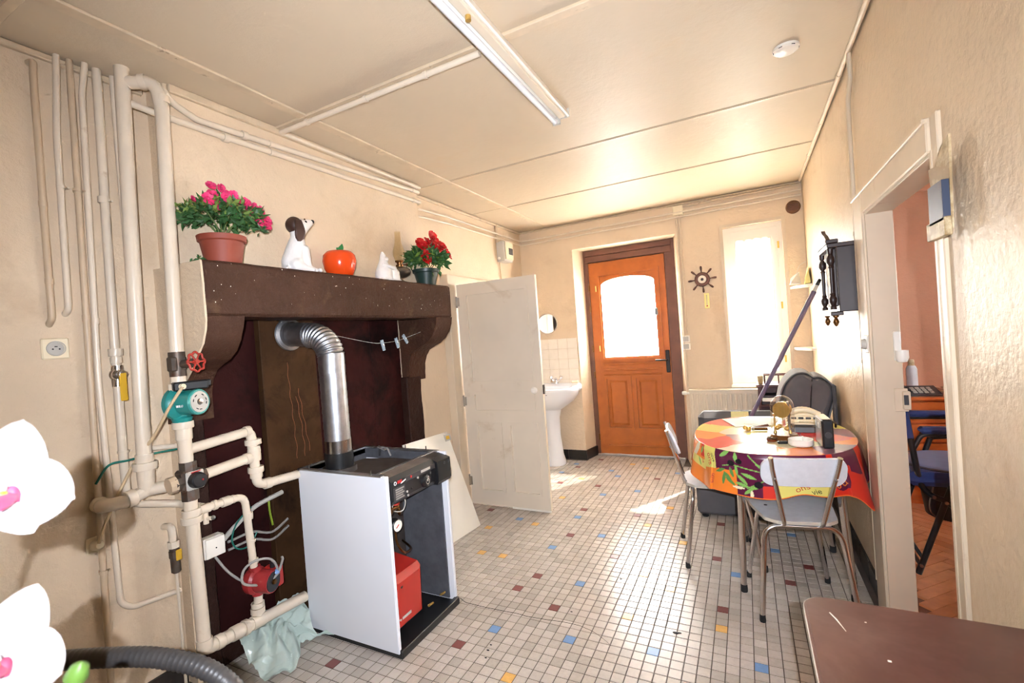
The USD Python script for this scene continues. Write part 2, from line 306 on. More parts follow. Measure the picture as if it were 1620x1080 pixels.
# floor: cement bed with 5 cm stoneware tiles, a few of them blue, ochre and oxblood
floor = struct('floor', MB().box((XL-.2, YF-.2, -.15), (XR+.03, 4.95, -.0025)), 'grout', label='small square stoneware floor tiles in beige with scattered blue, ochre and dark red ones')
TA, TG, TOX, TOY = .004576, .0500352, -.944, .114
def cell(c, r):
    q = V((c+.5+TOX)*TG, (TOY-r-.5)*TG); k, s = math.cos(TA), math.sin(TA)
    return V(q[0]*k-q[1]*s, q[0]*s+q[1]*k)
COL = {}
for t in '''R-22,-58 B-18,-59 B-23,-54 Y-31,-50 Y-28,-50 R-15,-54 R-12,-57 Y-8,-60 R-4,-57 B2,-61 R5,-58 B-2,-54 R3,-54 R-22,-47 R-23,-44 B-17,-47 Y-11,-51 Y-8,-49 R-18,-42 Y-11,-43 R-3,-47 Y-3,-44 B-22,-37 R-24,-34 B-15,-38 B-8,-39 Y-18,-32
R-28,-94 B-32,-90 R-31,-88 Y-21,-92 Y-18,-90 B-24,-87 B-33,-84 B-22,-84 R-15,-84 B-12,-88 Y-28,-81 R-31,-78 R-24,-78 B-17,-77 B-22,-74 Y-28,-71 R-23,-67 B-23,-64 R-15,-67 Y-11,-71 Y-13,-64 R-37,-63 B-31,-61 Y-34,-57 Y-28,-60 R-4,-67 B0,-40 B4,-66 R-33,-28 B-12,-30 Y6,-50 R-5,-28'''.split():
    a, b = t[1:].split(','); COL[(int(a), int(b))] = t[0]
def project(P):
    d = np.asarray(P, float)-EYE; w = d @ fw; return 810+FPX*(d @ rt)/w, 540-FPX*(d @ up)/w, w
cand, rest_v, rest_f, rest_c = [], [], [], []
for c in range(-46, 12):
    for r in range(-101, 68):
        p = cell(c, r)
        if not (XL+.02 < p[0] < XR-.02 and YF+.02 < p[1] < 4.86): continue
        if p[1] > 4.62 and not -1.55 < p[0] < -.6: continue
        u, v, w = project((p[0], p[1], 0))
        seen = w > .2 and 0 < u < 1620 and 0 < v < 1080 and not (p[0] < -1.35 and p[1] < 2.0) and not (p[0] > 0 and p[1] < 1.45)
        cand.append((-(1e6 if (c, r) in COL and seen else 0)-(1/w if seen else 0), c, r, p))
cand.sort(key=lambda t: (t[0], t[1], t[2]))
TONES = [(190, 180, 169), (183, 172, 160), (196, 186, 176), (176, 166, 155)]
for i, (_, c, r, p) in enumerate(cand):
    h = TG/2-.0018; z = -.0006+.0009*RNG.random(); k = RNG.choice(4, p=[.4, .25, .2, .15]); b = .0012
    x0, y0, x1, y1 = p[0]-h, p[1]-h, p[0]+h, p[1]+h
    vv = np.array([[x0, y0, -.003], [x1, y0, -.003], [x1, y1, -.003], [x0, y1, -.003], [x0, y0, z-b], [x1, y0, z-b], [x1, y1, z-b], [x0, y1, z-b], [x0+b, y0+b, z], [x1-b, y0+b, z], [x1-b, y1-b, z], [x0+b, y1-b, z]])
    qq = np.array([[0, 1, 5, 4], [1, 2, 6, 5], [2, 3, 7, 6], [3, 0, 4, 7], [4, 5, 9, 8], [5, 6, 10, 9], [6, 7, 11, 10], [7, 4, 8, 11], [8, 9, 10, 11]])
    col = COL.get((c, r))
    if i < 300:
        part(floor, 'floor_tile', (vv, qq), {'B': 'tile_blue', 'R': 'tile_red', 'Y': 'tile_ochre'}.get(col) or 'tile_cream_'+'abcd'[k], False)
    else:
        rest_f.append(qq+12*len(rest_v)); rest_v.append(vv)
        rest_c.append(np.repeat([np.array(lin({'B': (112, 148, 196), 'R': (116, 56, 50), 'Y': (222, 172, 96)}.get(col) or TONES[k]))*RNG.uniform(.93, 1.05)], 12, 0))
tp = part(floor, 'floor_tiles', (np.vstack(rest_v), np.vstack(rest_f)), 'tile_tinted', False, kind='stuff')
tint(tp, np.vstack(rest_c))
crack = MB()                                                              # the crack that crosses the tiles by the boiler
cp = spline([(-1.43, 1.985, .0006), (-1.345, 1.961, .0006), (-1.142, 1.965, .0006), (-.977, 1.968, .0006), (-.821, 1.985, .0006), (-.743, 1.975, .0006), (-.677, 1.954, .0006), (-.60, 1.90, .0006)], 6)
cp[:, :2] += .006*(noise(np.c_[cp[:, :2]*30, cp[:, 2]], 3)-.5)[:, None]
crack.tube(cp, .0013*np.linspace(1.2, .4, len(cp)), 5)
part(floor, 'crack', crack, 'dark_gap', label='thin dark crack running across the tiles')

dirt = MB()
for x, y, r in ((-.361, 2.08, .011), (-.345, 2.085, .007), (-.69, 2.44, .006), (-1.085, 1.685, .006), (-1.07, 1.64, .005), (-.84, 2.07, .005), (-.30, 1.55, .005), (-1.09, 1.72, .005)): dirt.sph((x, y, .002), r, 1, (1.2, .7, .3))
part(floor, 'dirt_specks', dirt, 'ink_black', kind='stuff', label='dark crumbs of dirt on the tiles')
wl = MB()
for lo, hi in (((-2.36, YF, 0), (XL, 3.22, ZC+.02)), ((-2.36, 3.93, 0), (XL, 4.9, ZC+.02)), ((-2.36, 3.22, 1.82), (XL, 3.93, ZC+.02)),
               ((-2.75, 3.12, 0), (-2.70, 4.03, 2.0)), ((-2.75, 3.12, 0), (-2.36, 3.22, 2.0)), ((-2.75, 3.93, 0), (-2.36, 4.03, 2.0)), ((-2.75, 3.12, 1.9), (-2.36, 4.03, 2.0)), ((-2.75, 3.12, -.1), (-2.36, 4.03, 0))): wl.box(lo, hi)
wall_left = struct('wall_left', wl, 'plaster_cream', label='stained cream plaster wall carrying many pipes')
cb = MB().box((-2.19, 1.08, 1.70), (-2.05, 2.70, ZC+.02), .004).box((-2.19, 1.065, 0), (-2.118, 1.10, 1.70)).box((-2.19, 2.62, 0), (-2.118, 2.70, 1.70))
struct('chimney_breast', cb, 'plaster_cream', label='cream plastered chimney breast above the brown mantel')
wb = MB().prism([(XL-.18, YB), (-1.585, YB), (-1.525, 4.93), (XL-.18, 4.93)], 0, ZC+.02).prism([(-.555, YB), (-.152, YB), (-.152, 4.93), (-.62, 4.93)], 0, ZC+.02)
wb.box((-1.585, YB, 2.205), (-.555, 4.93, ZC+.02)).box((-.152, YB, 2.185), (.315, 4.93, ZC+.02)).box((-.152, YB, 0), (.315, 4.93, .765)).box((.315, YB, 0), (XR+.07, 4.93, ZC+.02))
wall_back = struct('wall_back', wb, 'plaster_cream', label='stained cream far wall with the front door and the narrow window')
wr = MB().box((XR, YF, 0), (XR+.07, 1.63, ZC+.02)).box((XR, 1.63, 1.765), (XR+.07, 2.42, ZC+.02)).box((XR, 2.42, 0), (XR+.07, 4.66, ZC+.02))
struct('wall_right', wr, 'plaster_glossy', label='shiny yellowed cream wall with the bedroom doorway')
struct('wall_front', MB().box((XL-.18, YF-.18, 0), (XR+.07, YF, ZC+.02)), 'plaster_cream')
ceil = struct('ceiling', MB().box((XL-.2, YF-.2, 2.492), (XR+.1, 4.95, 2.62)), 'dark_gap', label='yellowed board ceiling with open joints')
xs = [XL, -1.855, -1.815, XR]; ys = [YF, .62, 1.595, 2.77, 3.64, YB]
for i in range(len(ys)-1):
    for x0, x1 in ((XL+.004, -1.836), (-1.834, XR-.004)):
        part(ceil, 'ceiling_panel', MB().box((x0, ys[i]+.004, ZC), (x1, ys[i+1]-.004, 2.493), .002), 'ceiling_paint')
bt = [((-1.862, YF, ZC-.010), (-1.810, 4.2, ZC+.001)), ((-2.04, 1.570, ZC-.012), (XR, 1.612, ZC+.001)), ((-1.85, 2.778, ZC-.004), (XR, 2.80, ZC+.001)), ((-1.85, 3.648, ZC-.004), (XR, 3.664, ZC+.001)), ((-2.1, .60, ZC-.006), (-1.8, .632, ZC+.001))]
for lo, hi in bt: part(ceil, 'joint_strip', MB().box(lo, hi, .003), 'batten_paint')
for i, (lo, hi) in enumerate((((-2.05, 1.09, 2.445), (-2.028, 2.70, 2.478)), ((-2.18, 2.71, 2.455), (-2.160, 4.63, 2.474)), ((-2.18, 4.618, 2.462), (XR, YB, 2.474)), ((-2.18, YF, 2.452), (-2.158, 1.06, 2.474)))):
    struct(f'trim_{i+1}', MB().box(lo, hi, .004), 'batten_paint', label='thin painted ceiling batten')

# black skirting tiles
def skirting(name, runs, label):
    b = MB()
    for (a, c, nx, ny) in runs: b.box((min(a[0], c[0])-abs(nx)*0, min(a[1], c[1]), 0), (max(a[0], c[0])+.006*nx if nx else max(a[0], c[0]), max(a[1], c[1])+.006*ny if ny else max(a[1], c[1]), .098))
    root = struct(name, b, 'grout', label=label)
    for (a, c, nx, ny) in runs:
        a, c = V(*a), V(*c); L = np.linalg.norm(c-a); n = max(1, round(L/.20)); d = (c-a)/n
        for k in range(n):
            p, q = a+d*k+d/np.linalg.norm(d)*.0015, a+d*(k+1)-d/np.linalg.norm(d)*.0015
            lo = np.minimum(p, q); hi = np.maximum(p, q); o = V(nx, ny)*.011
            lo2 = np.minimum(lo, lo+o); hi2 = np.maximum(hi, hi+o)
            part(root, 'skirting_tile', MB().box((*lo2, .002), (*hi2, .100), .002), 'tile_black', False)
skirting('baseboard_left', [((XL, -.6), (XL, 1.06), 1, 0), ((XL, 2.74), (XL, 3.10), 1, 0)], 'black glazed skirting tiles along the pipe wall')
skirting('baseboard_right', [((XR, 2.61), (XR, 4.63), -1, 0)], 'black glazed skirting tiles under the dining table wall')
skirting('baseboard_back', [((-2.17, YB), (-1.585, YB), 0, -1), ((-.54, YB), (.47, YB), 0, -1)], 'black glazed skirting tiles along the far wall')
b = MB().prism([(-1.592, YB-.012), (-1.574, YB-.012), (-1.516, 4.88), (-1.534, 4.88)], .002, .10)
part('/World/baseboard_back', 'skirting_tile', b, 'tile_black', False)
# white splash tiles above the wash basin
for k in range(5):
    for j in range(5):
        part(wall_back, 'wall_tile', MB().box((-1.60-.1085*(k+1)+.001, YB-.007, 1.287-.1085*(j+1)+.001), (-1.60-.1085*k-.001, YB+.002, 1.287-.1085*j-.001), .0015), 'tile_white', False)
part(wall_back, 'tile_bed', MB().box((-2.145, YB-.0045, .744), (-1.60, YB+.002, 1.287)), 'wall_grout')

# ---- front door (orange) in its recess
d1 = struct('door_1', MB().box((-1.545, 4.855, 0), (-1.49, 4.92, 2.205)).box((-.70, 4.855, 0), (-.585, 4.92, 2.205)).box((-.716, 4.906, 0), (-.69, 4.92, 2.1)).box((-1.50, 4.906, 0), (-1.48, 4.92, 2.1)).box((-1.525, 4.90, 2.06), (-.585, 4.92, 2.205)), 'dark_brown_wood', label='orange wooden front door with an arched glazed upper half in a dark brown frame')
part(d1, 'transom_plank', MB().box((-1.52, 4.845, 2.075), (-.63, 4.90, 2.14), .004), 'dark_brown_wood')
part(d1, 'transom_plank', MB().box((-1.52, 4.85, 2.142), (-.63, 4.90, 2.204), .004), 'dark_brown_wood')
lx0, lx1 = -1.492, -.705
leaf = Polygon([(lx0, .02), (lx1, .02), (lx1, 2.068), (lx0, 2.068)])
gl = Polygon([(-1.37, 1.05), (-.815, 1.05), (-.815, 1.815), *[(-1.0925+.2775*math.cos(a), 1.815+.075*math.sin(a)) for a in np.linspace(0, PI, 20)][1:-1], (-1.37, 1.815)])
p1, p2 = sbox(-1.385, .29, -1.125, .835), sbox(-1.075, .29, -.82, .835)
part(d1, 'door_leaf', MB().prism(leaf.difference(gl).difference(p1).difference(p2), 4.862, 4.905, 'xz'), 'orange_wood', False)
for P in (p1, p2):
    x0, z0, x1, z1 = P.bounds
    part(d1, 'door_panel', MB().box((x0-.004, 4.876, z0-.004), (x1+.004, 4.895, z1+.004)).add(hull([(x0+a, y, z0+c) if False else (xx, y, zz) for y, m in ((4.877, .035), (4.866, .055)) for xx in (x0+m, x1-m) for zz in (z0+m, z1-m)])), 'orange_wood', False)
    part(d1, 'panel_moulding', MB().prism(P.buffer(.012, join_style=2).difference(P.buffer(-.012, join_style=2)), 4.852, 4.868, 'xz'), 'orange_wood', False)
part(d1, 'frame_moulding', MB().prism(sbox(-1.415, 1.005, -.765, 1.955).difference(sbox(-1.385, 1.035, -.80, 1.92)), 4.848, 4.866, 'xz'), 'orange_wood', False)
for z0, z1, y in ((.905, .925, 4.850), (.86, .872, 4.854), (.965, .985, 4.85), (.105, .122, 4.852)):
    part(d1, 'cross_moulding', MB().box((-1.40, y, z0), (-.79, 4.864, z1), .004), 'orange_wood')
part(d1, 'door_pane', MB().box((-1.40, 4.882, 1.03), (-.80, 4.886, 1.93)), 'frosted_glass', label='bright frosted door pane')
gr = MB()                                                                  # wrought iron grille outside the pane
for x in (-1.23, -1.09, -.955): gr.cyl((x, 4.95, 1.03), (x, 4.95, 1.89), .007, n=8)
for z in (1.22, 1.42, 1.62): gr.cyl((-1.38, 4.95, z), (-.80, 4.95, z), .006, n=8)
gr.tube([(-1.0925+.25*math.cos(a), 4.95, 1.66+.17*math.sin(a)) for a in np.linspace(0, PI, 16)], .006, 8)
part(d1, 'door_grille', gr, 'dull_iron', label='wrought iron grille outside the pane')
part(d1, 'lock_plate', MB().box((-.752, 4.851, .872), (-.712, 4.863, 1.10), .006).cyl((-.732, 4.84, 1.0), (-.732, 4.86, 1.0), .014), 'black_metal')
part(d1, 'lever_handle', MB().tube(fillet([(-.732, 4.856, 1.0), (-.732, 4.81, 1.0), (-.845, 4.81, 1.005)], .02), .0085, 10), 'black_metal')
part(d1, 'latch_knob', MB().box((-.825, 4.845, 1.46), (-.795, 4.865, 1.53), .004).cyl((-.81, 4.82, 1.495), (-.81, 4.85, 1.495), .012), 'steel')
for z in (.20, .87, 1.15, 1.58, 1.80): part(d1, 'hinge', MB().cyl((-1.496, 4.852, z-.035), (-1.496, 4.852, z+.035), .009, n=10), 'bronze')
for z in (1.15, 1.79): part(d1, 'window_hinge', MB().cyl((-1.42, 4.85, z-.03), (-1.42, 4.85, z+.03), .008, n=10), 'brass')
part(d1, 'threshold', MB().box((-1.52, 4.83, 0), (-.62, 4.93, .018), .004), 'galvanized')
struct('trim_9', MB().box((-1.6, 4.93, -.1), (-.5, 5.4, .0)), 'grey_plastic', label='door step outside')
# ---- window
w1 = struct('window_1', MB().prism(sbox(-.152, .765, .315, 2.185).difference(sbox(-.112, .80, .278, 2.145)), 4.70, 4.78, 'xz'), 'white_paint', label='tall narrow white casement window blown out by daylight')
part(w1, 'casement', MB().prism(sbox(-.112, .80, .278, 2.145).difference(sbox(-.050, .875, .222, 2.045)), 4.71, 4.755, 'xz'), 'white_paint', False)
part(w1, 'window_pane', MB().box((-.055, 4.738, .87), (.227, 4.742, 2.05)), 'window_glass')
part(w1, 'window_sill', MB().box((-.16, 4.615, .742), (.325, 4.72, .766), .004), 'white_paint')
part(w1, 'window_casing', MB().prism(sbox(-.175, .74, .34, 2.21).difference(sbox(-.15, .764, .313, 2.184)), 4.628, 4.645, 'xz'), 'cream_trim', False)
for z in (.98, 1.45, 1.98): part(w1, 'hinge', MB().cyl((.282, 4.702, z-.03), (.282, 4.702, z+.03), .008, n=10), 'brass')
gx = np.linspace(-.06, .232, 60)
P = np.array([[(x, 4.700+.010*math.sin(x*95)+.004*math.sin(x*41), z) for x in gx] for z in np.linspace(.86, 2.06, 8)])
solo('window_curtain', 'sheer white curtain drawn flat across the tall narrow window', 'curtain', thick_sheet(P, np.tile(V(0, 1, 0), (8, 60, 1)), .0006), 'sheer_curtain', True)

# ---- open cream panelled door of the wall cupboard
d2 = struct('door_2', MB().prism(sbox(-2.095, .012, -1.395, 1.80).difference(sbox(-2.015, 1.0, -1.475, 1.718)).difference(sbox(-2.005, .765, -1.470, .915)).difference(sbox(-1.995, .125, -1.775, .67)).difference(sbox(-1.70, .125, -1.465, .67)), 3.185, 3.215, 'xz'), 'cream_door', label='open cream painted door with four moulded panels and a white knob')
for x0, z0, x1, z1 in ((-2.015, 1.0, -1.475, 1.718), (-2.005, .765, -1.47, .915), (-1.995, .125, -1.775, .67), (-1.70, .125, -1.465, .67)):
    part(d2, 'door_panel', MB().box((x0-.006, 3.194, z0-.006), (x1+.006, 3.206, z1+.006)), 'cream_door', False)
    part(d2, 'panel_moulding', MB().prism(sbox(x0-.010, z0-.010, x1+.010, z1+.010).difference(sbox(x0+.012, z0+.012, x1-.012, z1-.012)), 3.180, 3.195, 'xz'), 'cream_door', False)
part(d2, 'door_knob', MB().lathe([(0, .055), (.018, .053), (.026, .042), (.024, .03), (.010, .02), (.009, 0)], (-1.448, 3.186, .935), (0, -1, 0), 20), 'white_paint', label='white porcelain knob')
part(d2, 'lock', MB().box((-1.398, 3.190, .90), (-1.385, 3.210, .97), .002), 'dull_iron')
part(d2, 'door_gap_light', MB().box((-1.72, 3.181, .004), (-1.392, 3.186, .018)), 'white_paint')  # white strip painted for the light showing under the door
for z in (.20, .85, 1.66): part(d2, 'hinge', MB().cyl((-2.108, 3.196, z-.045), (-2.108, 3.196, z+.045), .009, n=10).box((-2.105, 3.178, z-.035), (-2.075, 3.184, z+.035)), 'steel')
struct('trim_5', MB().box((-2.185, 3.09, 0), (-2.112, 3.235, 1.885), .004).box((-2.185, 3.235, 1.80), (-2.125, 4.05, 1.885), .004).box((-2.185, 3.93, 0), (-2.125, 4.05, 1.80), .004), 'cream_trim', label='cream board casing of the wall cupboard')

# ---- doorway to the bedroom
struct('trim_6', MB().box((.452, 2.42, 0), (.477, 2.575, 1.845), .004).box((.462, 2.408, 0), (.555, 2.425, 1.765), .002), 'cream_trim', label='chipped cream casing on the far side of the bedroom doorway')
struct('trim_7', MB().box((.464, 1.585, 0), (.477, 1.632, 1.852), .003).box((.462, 1.625, 0), (.555, 1.642, 1.765), .002), 'cream_trim', label='pale casing on the near side of the bedroom doorway')
struct('trim_8', MB().box((.455, 1.632, 1.758), (.477, 2.575, 1.845), .004).box((.448, 1.632, 1.838), (.477, 2.60, 1.852), .003).box((.462, 1.642, 1.748), (.555, 2.408, 1.770), .002), 'cream_trim', label='cream lintel board over the bedroom doorway')

# ---- the bedroom beyond
BX = 2.7
struct('wall_bedroom_back', MB().box((XR+.07, 4.5, -.1), (BX+.1, 4.6, 2.5)), 'wall_orange', label='salmon orange bedroom wall')
struct('wall_bedroom_front', MB().box((XR+.07, .5, -.1), (BX+.1, .6, 2.5)), 'wall_orange')
struct('wall_bedroom_right', MB().box((BX, .5, -.1), (BX+.1, 2.9, 2.5)).box((BX, 3.4, -.1), (BX+.1, 4.6, 2.5)).box((BX, 2.9, -.1), (BX+.1, 3.4, 1.15)).box((BX, 2.9, 1.85), (BX+.1, 3.4, 2.5)), 'wall_orange')
struct('ceiling_bedroom', MB().box((XR+.06, .5, 2.30), (BX+.1, 4.6, 2.5)).box((XR+.07, 4.46, 2.20), (BX, 4.5, 2.30)), 'wall_orange')
w2 = struct('window_2', MB().prism(sbox(2.9, 1.15, 3.4, 1.85).difference(sbox(2.95, 1.20, 3.35, 1.80)), BX+.03, BX+.08, 'yz'), 'white_paint', label='bedroom window')
part(w2, 'window_pane', MB().box((BX+.052, 2.945, 1.19), (BX+.056, 3.355, 1.81)), 'window_glass')
pf = struct('floor_bedroom', MB().box((XR+.005, .5, -.15), (BX, 4.6, -.012)), 'dark_brown_wood', label='herringbone oak parquet of the bedroom')
L, W = 5, 1; sc = .062; k45 = math.sqrt(.5); other = MB(); nb = 0
for a in range(-60, 90):
    for t in range(-8, 9):
        for (x0, y0, x1, y1) in ((a, a, a+L, a+1), (a, a+1, a+1, a+1+L)):
            x0, x1 = x0+2*L*t, x1+2*L*t
            pts = [((x*k45-y*k45)*sc+1.1, (x*k45+y*k45)*sc) for x, y in ((x0+.02, y0+.02), (x1-.02, y0+.02), (x1-.02, y1-.02), (x0+.02, y1-.02))]
            cx, cy = np.mean(pts, 0)
            if not (.62 < cx < 2.6 and .7 < cy < 4.4): continue
            g = Polygon(pts)
            z = -.0005-.0008*RNG.random()
            q = np.array([(*p, -.013) for p in pts]+[(*p, z) for p in pts])
            f = np.array([[4, 5, 6, 7], [0, 1, 5, 4], [1, 2, 6, 5], [2, 3, 7, 6], [3, 0, 4, 7]])
            mt = 'parquet_'+'abc'[RNG.integers(3)]
            if cx < 1.75 and 2.15 < cy < 4.2 and cx < .31*cy+.35 and nb < 150: part(pf, 'parquet_plank', (q, f), mt, False); nb += 1
            else: other.add((q, f))
part(pf, 'parquet_planks', other, 'parquet_a', False, kind='stuff')
part(pf, 'parquet_border', MB().box((.475, 1.6, -.013), (.60, 2.45, .0)).box((.545, .6, -.013), (.60, 4.5, -.0005)), 'parquet_c', False)
# ------------------------------------------------------------------ fireplace
fp = thing('fireplace', 'big old stone fireplace painted dark brown, its mantel shelf lined with flowers and figurines', 'fireplace', (-2.0, 1.9, 0))
def rough(mb, amp=.004, sc=14, seed=1):
    """Subdivides and roughens a stone shape."""
    v, f = mb.get(); m = trimesh.Trimesh(v, f, process=True)
    m = trimesh.Trimesh(*trimesh.remesh.subdivide_to_size(m.vertices, m.faces, .045), process=True)
    n = np.stack([fbm(m.vertices*sc+k*7.7, 3, seed+k) for k in range(3)], 1)-.5
    return np.array(m.vertices)+2*amp*n, np.array(m.faces)
prof = [(-2.17, 1.515), (-1.842, 1.515), (-1.850, 1.47), (-1.872, 1.42), (-1.907, 1.375), (-1.955, 1.342), (-2.01, 1.32), (-2.055, 1.298), (-2.085, 1.26), (-2.105, 1.20), (-2.11, 1.09), (-2.17, 1.09)]
part(fp, 'lintel', rough(MB().box((-2.06, 1.056, 1.512), (-1.84, 2.722, 1.735), .012), .004, 12), 'mantel_brown', 30)
for i, (y0, y1) in enumerate(((1.058, 1.208), (2.535, 2.716))):
    part(fp, 'corbel', rough(MB().prism(prof, y0, y1, 'xz'), .003, 14, 5+i), 'mantel_brown', 30)
for i, (y0, y1) in enumerate(((1.098, 1.166), (2.505, 2.66))):
    part(fp, 'jamb', rough(MB().box((-2.17, y0, 0), (-2.108, y1, 1.12), .006), .006, 9, 9+i), 'mantel_leg_brown', 30)
ce = Polygon([(-2.178, 1.735), (-1.846, 1.730), (-1.842, 1.50), (-1.852, 1.46), (-1.875, 1.41), (-1.91, 1.37), (-1.94, 1.33), (-2.02, 1.26), (-2.178, 1.19)])
part(fp, 'plastered_end', rough(MB().prism(ce, 1.053, 1.061, 'xz'), .002, 30), 'plaster_cream', 30, label='cream plastered end of the mantel')
for y0, y1, x, m in ((1.16, 1.465, -2.160, 'hearth_oxblood'), (1.462, 1.785, -2.124, 'hearth_olive'), (1.782, 2.235, -2.158, 'hearth_oxblood'), (2.237, 2.52, -2.162, 'hearth_oxblood')):
    part(fp, 'back_board', MB().box((-2.178, y0, .0), (x, y1-.002, 1.53), .003), m, label='rust streaked olive brown board' if m == 'hearth_olive' else None)
rs = MB()
for pts in ([(1.600, 1.30), (1.607, 1.12), (1.616, .95), (1.620, .80)], [(1.64, 1.12), (1.66, .95), (1.668, .80)], [(1.655, 1.16), (1.675, 1.0), (1.70, .82)]):
    q = spline([(-2.1235, y, z) for y, z in pts], 8); q[:, 1] += .004*np.sin(q[:, 2]*60); rs.tube(q, .0014, 6)
part(fp, 'rust_streak', rs, 'rust', label='orange rust streaks below the flue rosette')
part(fp, 'hearth_plinth', rough(MB().box((-2.17, 1.15, 0), (-2.125, 2.5, .10), .004), .003, 12), 'mantel_leg_brown', 30)

sp_ = MB(); rs_ = np.random.default_rng(5)
for k in range(46):
    y, z = rs_.uniform(1.09, 2.70), rs_.uniform(1.53, 1.725); sp_.sph((-1.8385+.0015*rs_.random(), y, z), rs_.uniform(.0008, .0024), 1, (.4, 1, 1.2))
part(fp, 'paint_specks', sp_, 'white_paint', kind='stuff', label='tiny pale paint specks on the mantel front')
# clothes line with three pegs inside the fireplace
string = spline([(-2.12, 1.80, 1.455), (-2.04, 2.10, 1.378), (-2.0, 2.18, 1.368), (-2.0, 2.31, 1.376), (-2.0, 2.40, 1.392), (-1.985, 2.535, 1.425)], 8)
solo('clothes_line', 'thin white string slung across the inside of the fireplace', 'string', MB().tube(string, .0016, 6), 'string_white')
for i, (y, z, a, lb) in enumerate(((2.18, 1.353, -.25, 'grey clothes peg on the fireplace string, nearest the flue pipe'), (2.31, 1.362, -.30, 'middle one of the three clothes pegs on the fireplace string'), (2.392, 1.384, -.62, 'most tilted clothes peg on the fireplace string, nearest the right corbel'))):
    pg = thing('clothes_peg', lb, 'clothes peg', (-2.0, y, z-.03), group='clothes pegs on the string')
    for s in (-1, 1):
        b = MB().box((-.0055, -.0045+s*.0052-.0005, -.034), (.0055, .0045+s*.0052-.0005, .034), .002); v, f = b.get(); v[:, 1] += s*.05*np.maximum(v[:, 2], 0); v = rotx(v, -a)
        part(pg, 'prong', (v+V(-2.0, y, z), f), 'peg_grey')
    part(pg, 'spring', MB().cyl((-2.007, y, z+.004), (-1.993, y, z+.004), .0042, n=8), 'steel')

# flue pipe
fl = thing('flue_pipe', 'shiny galvanized stove pipe with a ribbed elbow, rising from the boiler into the fireplace wall', 'stove pipe', (-1.84, 1.635, .79))
FX, FY, FZ, fr = -1.84, 1.635, 1.425, .0615
part(fl, 'rosette', MB().lathe([(.062, .03), (.066, .012), (.082, .006), (.086, 0), (.082, -.004)], (-2.118, FY-.01, FZ+.02), (1, 0, 0), 40), 'galvanized')
part(fl, 'stub', MB().cyl((-2.119, FY-.01, FZ+.02), (-1.975, FY-.004, FZ+.008), fr, n=36), 'galvanized')
el, er = [], []
R = .105
for k in range(61):
    t = k/60; a = t*PI/2
    el.append((FX-.03-R+R*math.sin(a)+.03*t, FY, FZ-R+R*math.cos(a)+.004)); er.append(fr+.004*math.cos(2*PI*t*11))
el = [(-1.985, FY-.004, FZ+.008)]+el[0:]; er = [fr]+er
part(fl, 'ribbed_elbow', MB().tube(el, er, 36), 'galvanized', 60)
part(fl, 'upper_sleeve', MB().cyl((FX, FY, FZ-R+.012), (FX, FY, 1.235), fr+.0012, n=36), 'galvanized')
part(fl, 'straight_pipe', MB().cyl((FX, FY, 1.235), (FX, FY+.002, .875), fr, n=36), 'galvanized')
part(fl, 'lower_sleeve', MB().cyl((FX, FY+.002, .905), (FX, FY+.002, .838), fr+.0015, n=36), 'steel')
part(fl, 'collar', MB().cyl((FX, FY+.002, .845), (FX, FY+.002, .762), fr+.006, n=36), 'black_metal')

# ------------------------------------------------------------------ boiler
bo = thing('boiler', 'white floor boiler with its front cover off, showing a red burner and black control panel', 'boiler', (-1.69, 1.72, 0))
X0, X1, Y0, Y1, ZT = -1.972, -1.415, 1.498, 1.952, .787
part(bo, 'side_panel', MB().box((X0, Y0, .018), (X1, Y0+.018, ZT), .003), 'boiler_white')
part(bo, 'side_panel', MB().box((X0, Y1-.018, .018), (X1-.002, Y1, ZT), .003), 'boiler_white')
part(bo, 'inner_lining', MB().box((X0+.01, Y0+.018, .03), (-1.66, Y0+.024, ZT-.05)).box((-1.76, Y1-.027, .03), (X1-.035, Y1-.0185, ZT-.005)).box((X0+.004, Y0+.0185, .03), (X0+.012, Y1-.0185, ZT-.006)).box((X0+.01, Y0+.0185, ZT-.055), (X1-.01, Y0+.024, ZT-.004)).box((X0+.01, Y1-.024, ZT-.055), (-1.76, Y1-.0185, ZT-.004)), 'boiler_steel')
part(bo, 'boiler_block', MB().box((X0+.03, Y0+.03, .06), (-1.70, Y1-.03, ZT-.055), .012), 'soot')
part(bo, 'top_plate', MB().prism([(-1.90, Y0+.05), (-1.60, Y0+.05), (-1.52, Y0+.13), (-1.50, Y0+.28), (-1.56, Y1-.05), (-1.75, Y1-.05), (-1.90, Y1-.10)], ZT-.062, ZT-.040, 'xy').cyl((FX, FY, ZT-.045), (FX, FY, ZT-.015), .082, n=32), 'soot')
part(bo, 'top_frame', MB().box((X0, Y0, ZT-.004), (X1-.03, Y0+.022, ZT+.003)).box((X0, Y1-.022, ZT-.004), (X1-.05, Y1, ZT+.003)).box((X0, Y0, ZT-.03), (X0+.012, Y1, ZT+.003)).box((X1-.085, Y0+.02, ZT-.02), (X1-.07, Y1-.02, ZT+.001)), 'galvanized')
part(bo, 'shelf_plate', MB().box((-1.72, Y0+.02, ZT-.075), (X1-.03, Y1-.02, ZT-.060)), 'boiler_steel')
part(bo, 'bracket', MB().rbox((-1.80, Y1-.06, ZT+.01), (.05, .03, .006), .001, .4, .5).tube(fillet([(-1.83, Y1-.05, ZT-.03), (-1.81, Y1-.06, ZT+.02), (-1.77, Y1-.05, ZT+.01), (-1.75, Y1-.05, ZT-.03)], .02), .006, 8), 'galvanized')
for x, y in ((-1.90, Y0+.01), (-1.51, Y0+.01), (-1.68, Y1-.01), (-1.54, Y1-.012)): part(bo, 'screw', MB().cyl((x, y, ZT), (x, y, ZT+.022), .0028, n=8), 'steel')
